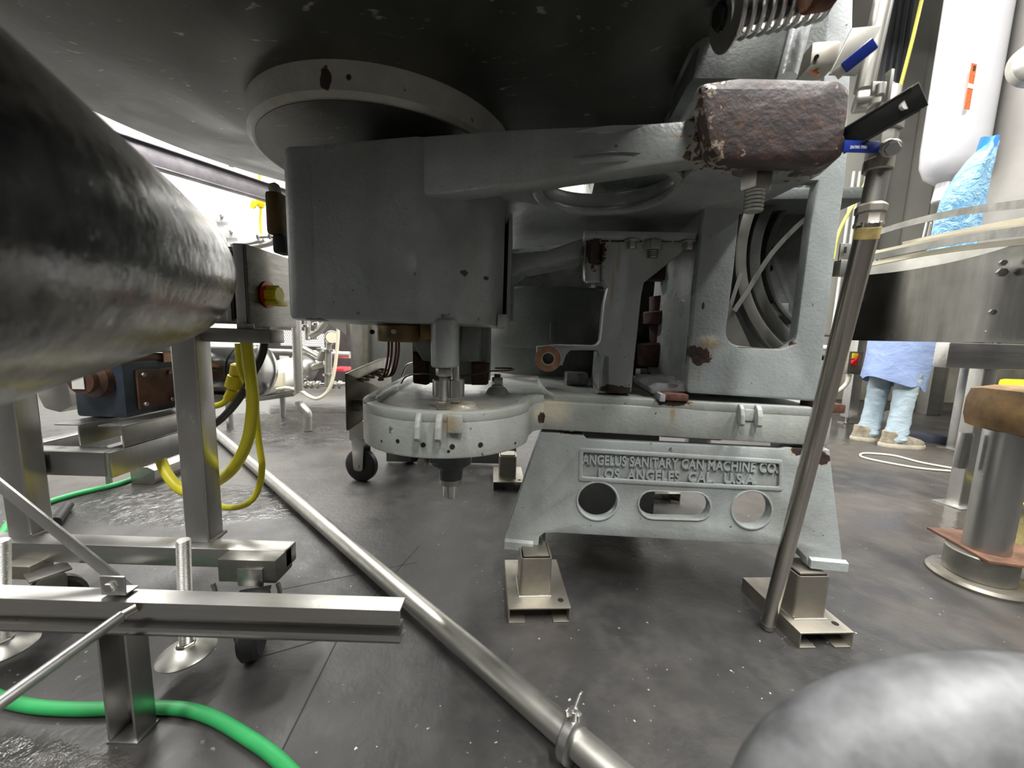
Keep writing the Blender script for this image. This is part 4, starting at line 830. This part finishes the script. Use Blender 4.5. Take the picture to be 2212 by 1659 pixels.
po = thing('rusty_post', (1.56, 1.2, 0), 'round steel post with rusty base plate and brown block at the right edge', 'post')
pq = G(2128, 1190, .10)
obj('flange', lathe([(.115, 0), (.118, .008), (.112, .018), (.085, .020)], (pq.x-.01, pq.y, 0), Z, 40), M['pewter'], po)
obj('base_sleeve', cyl((pq.x-.01, pq.y, .018), (pq.x-.01, pq.y, .10), .082, 36, .004), M['dull'], po)
MP = plain('rusty_plate', (.17, .085, .05), .6, var=.5, vs=14, bmp=.4)
c4 = [G(2002, 1140, .105), G(2110, 1150, .105), G(2290, 1205, .105), G(2290, 1235, .105), G(2135, 1214, .105)]
obj('base_plate', flat([tuple(c[:2]) for c in c4], .100, .109, bev=.001), MP, po)
obj('post_tube', cyl((pq.x, pq.y, .108), (pq.x, pq.y, .50), .053, 36), M['steel'], po)
obj('brown_block', box((pq.x+.11, pq.y-.02, .565), (.34, .24, .15), 0, .05), plain('ochre_rust', (.20, .12, .05), .6, var=.6, vs=10, bmp=.5, bs_=35), po)
obj('block_bolt', cyl((pq.x+.0, pq.y-.142, .535), (pq.x+.0, pq.y-.135, .535), .008, 14), M['hole'], po)
obj('clip_plate', box((pq.x-.07, pq.y+.05, .42), (.03, .02, .12), 0, .003), M['steel'], po)

obj('cable_loop', tube([G(2090, 1020, .008), G(2000, 1013, .008), G(1930, 1002, .008), G(1872, 990, .008), G(1858, 983, .008), G(1872, 979, .008), G(1930, 984, .008), G(1990, 999, .008), G(2060, 1012, .008)], .006, 10), M['pvc'], None, 'pale cable doubled in a narrow loop on the floor before the worker', 'cable')
obj('yellow_lead', tube([G(2150, 1010, .3), G(2180, 1060, .12), G(2212, 1090, .03), G(2290, 1120, .02)], .006, 10), M['ylead'], None, 'thin yellow lead beside the rusty post at the right edge', 'cable')
obj('yellow_bin', box((3.35, 2.3, .42), (.5, .3, .30), 0, .02), M['yellow'], None, 'yellow bin top behind the brown block at the right edge', 'bin')
obj('floor_drain_pipe', [cyl((3.3, 3.35, .05), (3.9, 3.9, .05), .05, 20)], M['galv'], None, 'short pipe end lying on the floor behind the worker', 'pipe')
obj('dark_floor_duct', [beam((3.05, 3.25, .03), (3.9, 2.75, .03), .16, .06)], plain('dark_duct', (.03, .035, .05), .6), None, 'dark flat duct on the floor behind the worker', 'duct')

# worker
wk = thing('person', (3.03, 2.96, 0), 'worker in a long pale blue smock, faded jeans and muddy trainers, facing right', 'person')
wx, wy = 2.96, 2.96
def body_skin(verts, edges, radii, mt, name, parent, levels=1, root=0):
    me = bpy.data.meshes.new(name); c = org(parent); me.from_pydata([V(v)-c for v in verts], edges, []); o = bpy.data.objects.new(name, me); COL.objects.link(o); o.parent = parent
    sm = o.modifiers.new('s', 'SKIN'); 
    for i, r in enumerate(radii):
        sv = me.skin_vertices[0].data[i] if me.skin_vertices else None
        if sv: sv.radius = (r, r) if not isinstance(r, tuple) else r
    if me.skin_vertices: me.skin_vertices[0].data[root].use_root = True
    sb = o.modifiers.new('u', 'SUBSURF'); sb.levels = levels; sb.render_levels = levels
    me.materials.append(mt); sm.use_smooth_shade = True; ORG[o.name] = c; return o
skin = plain('skin', (.42, .24, .17), .5, var=.06)
Vb = [(wx+.02, wy, .92), (wx+.06, wy, 1.12), (wx+.12, wy, 1.32), (wx+.17, wy, 1.42), (wx+.21, wy, 1.50), (wx+.24, wy, 1.60), (wx+.24, wy, 1.68),
      (wx+.12, wy-.19, 1.34), (wx+.16, wy-.25, 1.10), (wx+.34, wy-.22, .96), (wx+.42, wy-.21, .93),
      (wx+.12, wy+.19, 1.34), (wx+.17, wy+.25, 1.10), (wx+.34, wy+.22, .96), (wx+.42, wy+.21, .93),
      (wx+.02, wy-.09, .86), (wx-.01, wy-.10, .48), (wx-.06, wy-.12, .10), (wx+.05, wy-.13, .04),
      (wx-.01, wy+.09, .86), (wx-.05, wy+.07, .48), (wx-.10, wy+.06, .10), (wx+.02, wy+.05, .04)]
Eb = [(0, 1), (1, 2), (2, 3), (3, 4), (4, 5), (5, 6), (2, 7), (7, 8), (8, 9), (9, 10), (2, 11), (11, 12), (12, 13), (13, 14), (0, 15), (15, 16), (16, 17), (17, 18), (0, 19), (19, 20), (20, 21), (21, 22)]
Rb = [.13, .13, .14, .07, .06, .095, .07, .06, .045, .035, .03, .06, .045, .035, .03, .09, .06, .04, .035, .09, .06, .04, .035]
# fingers and thumb of each hand
for s, hi in ((-1, 10), (1, 14)):
    hx, hy, hz_ = Vb[hi]
    for k in range(4):
        i0 = len(Vb); L_ = (.07, .08, .075, .06)[k]
        Vb += [(hx+.03, hy+(k-1.5)*.019, hz_), (hx+.03+L_*.5, hy+(k-1.5)*.022, hz_-.004), (hx+.03+L_*.85, hy+(k-1.5)*.022, hz_-.028)]
        Eb += [(hi, i0), (i0, i0+1), (i0+1, i0+2)]; Rb += [.012, .009, .008]
    i0 = len(Vb); Vb += [(hx+.005, hy-s*.035, hz_-.012), (hx+.035, hy-s*.052, hz_-.022)]; Eb += [(hi, i0), (i0, i0+1)]; Rb += [.011, .009]
body_skin(Vb, Eb, Rb, skin, 'body', wk, 2)
hd = V((wx+.245, wy, 1.61))
obj('hair_net', lathe([(.104, -.01), (.108, .03), (.09, .075), (.05, .10), (.001, .108)], hd+Z*.02-V((.01, 0, 0)), (-.15, 0, 1), 24), plain('hair_net_white', (.7, .72, .74), .8), wk)
for s in (-1, 1):
    obj('eye', lathe([(.001, 0), (.010, .003), (.012, .008)], hd+V((.097, s*.032, .0)), (-1, 0, 0), 12), M['white'], wk)
    obj('ear', box(hd+V((0, s*.098, -.005)), (.03, .014, .05), 0, .006), skin, wk)
obj('nose', box(hd+V((.105, 0, -.02)), (.03, .02, .04), 0, .008), skin, wk)
obj('mouth', box(hd+V((.095, 0, -.055)), (.012, .045, .010), 0, .004), plain('lips', (.35, .12, .10), .5), wk)
def cloth(name, col, nsc=14, amp=.5):
    m, nt, b = mat(name); b.inputs['Roughness'].default_value = .85; n = noise(nt, nsc, 4, .6, (1, 1, 1.4), .6)
    nt.links.new(ramp(nt, n, [(.3, tuple(x*.78 for x in col)), (.7, col)]), b.inputs['Base Color']); bump(nt, b, n, .9, .02*amp); return m
MGW = cloth('smock_cloth', (.28, .37, .62), 9); MJ = cloth('faded_denim', (.38, .47, .53), 13)
gown = [((wx-.03, wy, .46), .19, .175, 0, .06, 5), ((wx-.03, wy, .54), .19, .175, 0, .05, 5), ((wx+.0, wy, .70), .20, .18, 0, .035, 5), ((wx+.02, wy, .85), .215, .19, 0, .02, 5), ((wx+.04, wy, 1.0), .20, .19, 0, .015, 4), ((wx+.07, wy, 1.15), .19, .2, 0, .01, 4), ((wx+.11, wy, 1.30), .175, .215, 0, .01, 4), ((wx+.14, wy, 1.38), .15, .20, 0), ((wx+.165, wy, 1.44), .085, .09, 0)]
# hem dips towards the back of the knee as in the photo
gp = loft(gown, 40, False); gv = [V(v) for v in gp[0]]
for i, v in enumerate(gv):
    if v.z < .75: k = (.75-v.z)/.25; v.z -= .05*k*((v.x-wx)/.24); v.z += .012*k*math.sin(v.x*31+v.y*17)
    if v.x > wx+.1 and .6 < v.z < 1.0: v.x += .06*(1-abs(v.z-.85)/.2) if abs(v.z-.85) < .2 else 0
obj('smock', (gv, gp[1]), MGW, wk)
for s in (-1, 1):
    obj('sleeve', tube([(wx+.12, wy+s*.17, 1.36), (wx+.15, wy+s*.25, 1.22), (wx+.18, wy+s*.255, 1.09), (wx+.30, wy+s*.23, .99), (wx+.38, wy+s*.21, .945)], .068, 16), MGW, wk)
def jean(fx, fy, kx, ky, tx, ty):
    secs = []; 
    for z, r, am in ((.045, .078, .06), (.065, .088, .09), (.09, .078, .07), (.12, .086, .09), (.15, .078, .05), (.19, .083, .07), (.24, .078, .04), (.32, .082, .03), (.42, .088, .03), (.52, .096, .03), (.65, .10, .02), (.80, .105, .01)):
        t = (z-.04)/.76; x = fx+(kx-fx)*min(t/.5, 1) if t < .5 else kx+(tx-kx)*(t-.5)/.5; y = fy+(ky-fy)*min(t/.5, 1) if t < .5 else ky+(ty-ky)*(t-.5)/.5
        secs.append(((x, y, z), r*.80, r*.80, z*400, am, 3))
    return loft(secs, 28)
obj('jeans_leg', jean(wx-.06, wy-.12, wx-.01, wy-.10, wx+.04, wy-.08), MJ, wk)
obj('jeans_leg', jean(wx-.10, wy+.06, wx-.05, wy+.07, wx+.0, wy+.07), MJ, wk)
MSH = plain('muddy_suede', (.26, .225, .17), .85, var=.4, vs=25, bmp=.4); MSO = plain('pale_sole', (.52, .48, .38), .8, var=.2, vs=20)
def shoe(x, y, yaw):
    a = math.radians(yaw); R_ = Matrix.Rotation(a, 3, 'Z')
    def sh(secs): 
        v, f = loft(secs, 24); return ([V((x, y, 0))+R_@V(q) for q in v], f)
    up = obj('shoe', sh([((.045, 0, .028), .150, .050, 0), ((.045, 0, .05), .146, .049, 0), ((.035, 0, .068), .130, .046, 0), ((.005, 0, .085), .098, .043, 0), ((-.03, 0, .105), .062, .040, 0), ((-.045, 0, .12), .045, .036, 0)]), MSH, wk)
    obj('sole', sh([((.045, 0, .0), .152, .052, 0), ((.045, 0, .012), .158, .055, 0), ((.045, 0, .030), .155, .053, 0)]), MSO, up)
    for k in range(4): 
        c = V((x, y, 0))+R_@V((.035+.022*k, 0, .092-.011*k)); obj('lace', box(c, (.006, .05, .004), yaw, .001), MSO, up)
shoe(wx-.06, wy-.13, -8); shoe(wx-.12, wy+.05, -4)

# control post behind, wall pipes, vessel, tank, bag
cpst = thing('control_post', (3.28, 3.68, 0), 'thin grey control post with a red and yellow isolator switch box', 'post')
obj('post_tube', hollow((3.28, 3.68, .06), (3.28, 3.68, 1.05), .09, .09, .004, up=(0, 1, 0)), M['steel'], cpst)
obj('post_tube', hollow((3.38, 3.80, .06), (3.38, 3.80, 1.05), .05, .09, .004, up=(0, 1, 0)), M['dull'], cpst)
obj('foot', [cyl((3.27, 3.68, .0), (3.27, 3.68, .07), .014, 12), box((3.27, 3.68, .004), (.12, .08, .008), 0, .002)], M['steel'], cpst)
sb_ = obj('switch_box', box((3.165, 3.60, .59), (.13, .08, .21), 0, .006), M['dull'], cpst)
obj('yellow_tab', box((3.15, 3.555, .655), (.05, .008, .05), 0, .002), M['yellow'], sb_); obj('red_knob', [cyl((3.145, 3.56, .595), (3.145, 3.535, .595), .028, 20, .003), beam((3.145, 3.54, .595), (3.165, 3.54, .655), .014, .018)], M['red'], sb_)
obj('conduit_hose', tube([(3.165, 3.6, .48), (3.15, 3.6, .40), (3.08, 3.6, .32), (2.98, 3.6, .29)], .018, 12), M['pvc'], cpst)
fr = thing('wall_pipe_rack', (3.6, 4.4, 0), 'white horizontal pipes on grey posts behind the control post', 'pipes')
obj('pipe', cyl((2.7, 4.4, .72), (5.6, 4.4, .70), .03, 16), M['white'], fr); obj('pipe', cyl((2.7, 4.45, .60), (5.6, 4.45, .58), .025, 16), M['blackmetal'], fr)
obj('pipe', cyl((2.9, 4.3, .86), (5.2, 4.3, .84), .02, 16), M['galv'], fr)
for x in (2.95, 4.3, 5.5): obj('post', cyl((x, 4.42, 0), (x, 4.42, .95), .03, 14), M['dull'], fr)
obj('slanted_pipe', cyl((2.85, 4.2, .55), (3.0, 4.2, .95), .022, 14), M['white'], fr)
for i, (px_) in enumerate((1936, 1950, 1963, 1977)):
    q = P(px_, 0, 5.38); c_ = obj('conduit', cyl((q.x, 5.42, .55), (q.x, 5.42, 5.6), .022, 12), plain('conduit_grey_%d' % i, (.10, .11, .13), .4), None, '%s dark wall conduit of the bundle of four beside the yellow cable' % ('leftmost', 'second from left', 'third from left', 'rightmost')[i], 'conduit', 'dark conduits on the right wall')
    obj('conduit_clip', box((q.x, 5.39, 3.55), (.07, .03, .06), 0, .004), M['blackmetal'], c_)
for i, (px_) in enumerate((1829, 1842, 1856)):
    q = P(px_+8, 470, 5.30); obj('conduit', cyl((q.x, 5.34, .55), (q.x, 5.34, 3.0), .018, 12), M['white'], None, '%s thin white wall conduit just right of the grey side frame' % ('left', 'middle', 'right')[i], 'conduit', 'white conduits on the right wall')
obj('yellow_cable', tube([P(1998, -30, 4.4), P(1965, 110, 4.4), P(1925, 255, 4.4), P(1880, 375, 4.4), P(1815, 495, 4.4), P(1800, 560, 4.4)], .016, 10), plain('lemon_cable', (.85, .78, .16), .4), None, 'lemon yellow cable slanting down past the wall conduits', 'cable')
vs_ = thing('white_vessel', (P(2070, 200, 3.2).x, 3.2, 2.1), 'hanging white cylindrical vessel with an orange warning sticker', 'vessel')
q = P(2045, 340, 3.2); vx = q.x+.045
obj('vessel_body', lathe([(.001, 2.02), (.08, 2.035), (.145, 2.09), (.178, 2.18), (.185, 2.3), (.185, 5.0)], (vx, 3.2, 0), Z, 48), M['whitet'], vs_)
obj('vessel_neck', cyl((vx-.03, 3.2, 1.88), (vx-.01, 3.2, 2.05), .06, 24, .01), M['whitet'], vs_)
stq = P(2089, 253, 3.0); obj('warning_sticker', [box((stq.x+.01, 3.2-.178, 2.62), (.055, .004, .30), 14, 0)], M['orange'], vs_)
obj('sticker_band', [box((stq.x+.01, 3.2-.181, 2.62), (.056, .004, .03), 14, 0)], M['cream'], vs_)
obj('sticker_mark', [box((stq.x+.014, 3.2-.181, 2.74), (.02, .004, .03), 14, 0)], M['rustdark'], vs_)
obj('steel_column', [box((P(2128, 150, 4.3).x, 4.3, 2.8), (.13, .12, 5.6), 0, .01), box((P(2146, 150, 4.3).x+.02, 4.32, 2.8), (.08, .1, 5.6), 0, .01)], M['galv'], None, 'bright steel column between the white vessel and the grey tank', 'column')
tk = thing('grey_tank', (4.3, 2.75, .6), 'big smooth grey tank filling the upper right edge', 'tank')
obj('tank_wall', lathe([(.3, .9), (.88, 1.0), (.9, 1.05), (.9, 4.5)], (4.36, 2.75, 0), Z, 72), M['tank'], tk)
for a in (200, 290): obj('tank_leg', cyl((4.36+.7*math.cos(math.radians(a)), 2.75+.7*math.sin(math.radians(a)), 0), (4.36+.7*math.cos(math.radians(a)), 2.75+.7*math.sin(math.radians(a)), 1.02), .05, 16), M['dull'], tk)
obj('tank_port', lathe([(.09, 0), (.10, .01), (.10, .05), (.08, .06)], P(2225, 145, 2.05), (-.3, -1, 0), 28), M['galv'], tk)
bgY = 2.05
rows = [(600, 1990, 2098), (560, 1998, 2100), (520, 2006, 2108), (480, 2014, 2120), (440, 2022, 2132), (410, 2034, 2140), (380, 2052, 2146), (350, 2078, 2152), (325, 2104, 2155), (311, 2116, 2150)]
secs = []
for i, (y, x0, x1) in enumerate(rows):
    c = P((x0+x1)/2, y, bgY); r = (P(x1, y, bgY).x-P(x0, y, bgY).x)/2; secs.append((tuple(c), r, r*.55, i*6, .07 if i < 7 else .14, 5))
mb, nt, b = mat('blue_film'); b.inputs['Roughness'].default_value = .18; n = noise(nt, 14, 5, .6, None, 1.2)
nt.links.new(ramp(nt, n, [(.3, (.16, .42, .72)), (.6, (.36, .68, .88))]), b.inputs['Base Color']); b.inputs['Transmission Weight'].default_value = .35; b.inputs['Alpha'].default_value = .93; bump(nt, b, n, 1.0, .03)
bag = obj('plastic_bag', loft(secs, 40), mb, None, 'light blue translucent plastic bag standing above the conveyor rails', 'bag')
obj('bag_twist', loft([((secs[-2][0][0], bgY, secs[-2][0][2]-.02), .055, .03, 20, .15, 4), ((secs[-1][0][0]+.01, bgY, secs[-1][0][2]+.02), .06, .03, 30, .3, 4)], 30), plain('deep_blue_film', (.06, .27, .75), .25), bag)

# ------------------------------------------------------------------ background, left
def clampring(c, ax, r): return lathe([(r, -.012), (r*1.35, -.009), (r*1.35, .009), (r, .012)], V(c)-V(ax).normalized()*0, ax, 20)
for i, (x, y) in enumerate(((478, 467), (498, 501))):
    pl_ = obj('wall_plate', box(P(x, y, 5.55), (.165, .02, .165), 0, .003), plain('plate_grey_%d' % i, (.42, .42, .42), .5), None, ('upper' if i == 0 else 'lower')+' square grey anchor plate on the bright white wall', 'plate', 'anchor plates on the white wall')
    obj('stud', bolt(P(x+2, y, 5.54), (0, -1, 0), .02, .03), M['galv'], pl_)
yp = thing('pendant_connector', P(563, 437, 4.6), 'yellow cable connector with its cord, bright against the white wall', 'connector')
obj('connector_body', [lathe([(.03, .0), (.045, .03), (.05, .07), (.048, .10), (.05, .105), (.05, .13)], P(564, 449, 4.6), Z, 20)], M['yellow'], yp)
obj('dust_cap', lathe([(.02, 0), (.045, .0), (.05, .02), (.03, .025)], P(550, 443, 4.55), (-.4, -1, .2), 20), M['yellow'], yp)
obj('hanging_cord', cyl(P(563, 430, 4.6), P(563, 430, 4.6)+Z*3, .014, 10), M['ylead'], yp)
obj('cord', tube([P(564, 448, 4.6), P(562, 480, 4.6), P(564, 512, 4.6), P(562, 540, 4.6)], .014, 10), M['ylead'], yp)
pm = thing('wall_manifold', P(590, 520, 3.6), 'small stainless pipe manifold with valves above the control box', 'pipes')
obj('pipe', tube([P(530, 536, 3.6), P(565, 531, 3.6), P(590, 524, 3.6), P(600, 512, 3.6), P(600, 500, 3.6)], .022, 12), M['galv'], pm)
obj('pipe', tube([P(500, 530, 3.8), P(540, 527, 3.8), P(572, 518, 3.8)], .02, 12), M['galv'], pm)
obj('pipe', cyl(P(556, 512, 3.6), P(600, 511, 3.6), .014, 10), M['galv'], pm)
for x, y in ((560, 512), (585, 510), (598, 505)): obj('clamp', clampring(P(x, y, 3.6), (1, 0, 0), .024), M['steel'], pm)
# pump set
pu = thing('pump_set', (-2.05, 3.1, 0), 'white pump motor on a stainless frame standing on the wet floor', 'pump')
m0 = P(545, 830, 3.0); m1 = P(640, 800, 3.15)
obj('motor_body', lathe([(.06, -.04), (.11, -.02), (.12, .02), (.12, .30), (.10, .34)], m0, m1-m0, 36), M['white'], pu)
obj('terminal_box', box(P(594, 819, 2.86), (.13, .05, .11), 8, .008), M['cream'], pu)
obj('pump_head', lathe([(.10, 0), (.13, .02), (.13, .06), (.09, .12), (.05, .16), (.05, .2)], m1, m1-m0, 30), M['steel'], pu)
obj('base_frame', [beam(P(540, 862, 3.0), P(640, 848, 3.1), .2, .03)], M['dull'], pu)
for (x, y) in ((497, 925), (612, 900), (555, 905)):
    q = G(x, y); obj('frame_leg', cyl((q.x, q.y, 0), (q.x, q.y, .25), .022, 14), M['steel'], pu)
sc_ = thing('pipe_stand', (-1.5, 2.8, 0), 'twin vertical stainless tubes ending in an elbow on the wet floor', 'pipe')
q = P(646, 860, 2.75); q.z = 0
obj('tube', cyl((q.x, 2.75, .30), (q.x, 2.75, 1.6), .030, 24), M['galv'], sc_); obj('tube', cyl((q.x-.045, 2.85, .42), (q.x-.045, 2.85, 1.6), .026, 20), M['galv'], sc_)
obj('elbow', tube([P(646, 866, 2.75), P(650, 876, 2.75), P(662, 890, 2.75), P(665, 900, 2.75)], .030, 18), M['galv'], sc_); obj('tube', cyl(P(664, 896, 2.75), P(665, 930, 2.75), .028, 20), M['galv'], sc_)
obj('clamp', clampring((q.x, 2.75, .94), Z, .031), M['steel'], sc_); obj('clamp', clampring((q.x-.045, 2.85, .9), Z, .031), M['steel'], sc_)
mf = thing('valve_manifold', (-1.7, 3.5, 0), 'stainless process pipework with pressure gauge, valves and clamps', 'pipework')
obj('cross_pipe', cyl(P(575, 760, 3.6), P(756, 767, 3.6), .032, 20), M['galv'], mf)
obj('lower_pipe', cyl(P(650, 832, 3.1), P(748, 830, 3.1), .016, 16), M['chrome'], mf)
for x in (663, 675, 688, 722, 735): obj('clamp', clampring(P(x, 831, 3.1), (1, 0, 0), .024), M['galv'], mf)
obj('slanted_pipe', cyl(P(655, 752, 3.2), P(700, 778, 3.2), .026, 16), M['galv'], mf)
obj('drop_pipe_leg', cyl(P(709, 757, 3.1), P(709, 832, 3.1), .028, 18), M['galv'], mf); obj('clamp', clampring(P(709, 757, 3.1), Z, .036), M['chrome'], mf); obj('clamp', clampring(P(709, 809, 3.1), Z, .034), M['chrome'], mf)
obj('valve_block', [cyl(P(690, 778, 3.1), P(702, 752, 3.1), .03, 10, .004), box(P(697, 756, 3.1), (.08, .05, .03), 0, .006)], M['galv'], mf)
obj('angle_pipe', cyl(P(672, 726, 3.2), P(697, 712, 3.2), .026, 16), M['galv'], mf); obj('angle_pipe', cyl(P(692, 715, 3.2), P(712, 690, 3.2), .034, 16), M['galv'], mf)
obj('riser', cyl(P(665, 735, 3.3), P(664, 690, 3.3), .024, 14), M['galv'], mf); obj('riser', cyl(P(684, 725, 3.3), P(684, 690, 3.3), .014, 12), M['chrome'], mf)
for x, y in ((661, 704), (677, 730), (684, 700)): obj('clamp', clampring(P(x, y, 3.25), Z, .028), M['chrome'], mf)
gg = obj('pressure_gauge', lathe([(.05, .0), (.055, -.01), (.055, -.05), (.02, -.055)], P(717, 729, 3.05), (.5, -1, 0), 28), M['chrome'], mf)
obj('gauge_face', cyl(P(717, 729, 3.046), P(717, 729, 3.05), .044, 24), M['cream'], gg); obj('gauge_stem', cyl(P(710, 733, 3.08), P(710, 757, 3.08), .02, 12), M['galv'], gg)
obj('pump_outlet', cyl(P(672, 796, 3.15), P(702, 785, 3.15), .03, 16, .004), M['galv'], mf)
obj('backing_cabinet', [box((P(690, 760, 4.2).x, 4.3, .62), (1.1, .3, .95), 0, .01)], plain('brown_steel', (.085, .07, .068), .45, .3, var=.3), mf)
# perforated sheets: a real grid of round openings
def perfo(x0, y0, x1, y1, Y, nx, ny):
    a = P(x0, y1, Y); c = P(x1, y0, Y); W_, H_ = c.x-a.x, c.z-a.z; hs = []
    for i in range(nx):
        for j in range(ny):
            hs.append(circ((i+.5+(.25 if j % 2 else -.25))*W_/nx, (j+.5)*H_/ny, min(W_/nx, H_/ny)*.33, 6))
    return extr([(0, 0), (W_, 0), (W_, H_), (0, H_)], (a.x, Y, a.z), (1, 0, 0), Z, -.002, .002, hs)
obj('perforated_sheet', perfo(606, 716, 700, 746, 3.8, 22, 8), M['white'], mf); obj('perforated_sheet', perfo(604, 766, 624, 776, 3.8, 6, 3), M['white'], mf)
hose_ = obj('white_hose', tube([P(730, 690, 3.0), P(730, 730, 3.0), P(724, 790, 3.0), P(716, 828, 3.0), P(704, 850, 3.0), P(685, 861, 3.0), P(668, 856, 3.0), P(650, 845, 3.0), P(620, 838, 2.95), P(596, 842, 2.9)], .013, 12), M['cream'], None, 'cream hose hanging in a loop below the pressure gauge', 'hose')
obj('red_tool_tray', box(P(738, 797, 3.6), (.13, .2, .03), 0, .004), plain('red_tray', (.75, .06, .08), .4), None, 'thin red tray behind the cream hose', 'tray')
# rolling cabinet behind the bowl
rcb = thing('rolling_cabinet', (-.4, 2.2, 0), 'grey steel cabinet on black casters behind the front bowl', 'cabinet')
c0_ = G(782, 1038)
caster(c0_.x, c0_.y, .083, .04, rcb, 78, .06); caster(c0_.x+.16, c0_.y+.30, .083, .04, rcb, 60, .06)
lx = P(752, 900, 1.88).x
obj('corner_bracket', [box((c0_.x+.02, 1.88, .262), (.15, .10, .10), 8, .006)], M['galv'], rcb)
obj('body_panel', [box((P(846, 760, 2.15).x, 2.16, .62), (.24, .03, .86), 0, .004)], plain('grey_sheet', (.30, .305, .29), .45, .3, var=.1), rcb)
obj('post', [box((P(770, 760, 2.1).x, 2.14, .75), (.075, .06, 1.1), 0, .006)], M['galv'], rcb); obj('post', [box((P(790, 760, 2.1).x, 2.12, .75), (.028, .03, 1.1), 0, .006)], M['pewter'], rcb)
obj('top_gusset', [extr([(0, 0), (.0, .12), (-.2, .12)], P(750, 723, 2.08), (1, 0, 0), Z, -.01, .01)], M['galv'], rcb)
q = G(835, 1000); obj('lower_panel', [box((q.x+.37, q.y+.02, .10), (.74, .03, .18), 2, .004)], plain('dark_grey_sheet', (.16, .165, .155), .5, .3, var=.1), rcb)  # low panel in a darker grey than the body panel
obj('side_rail', [box((c0_.x+.02, 2.25, .30), (.06, .7, .05), 0, .005)], M['steel'], rcb)
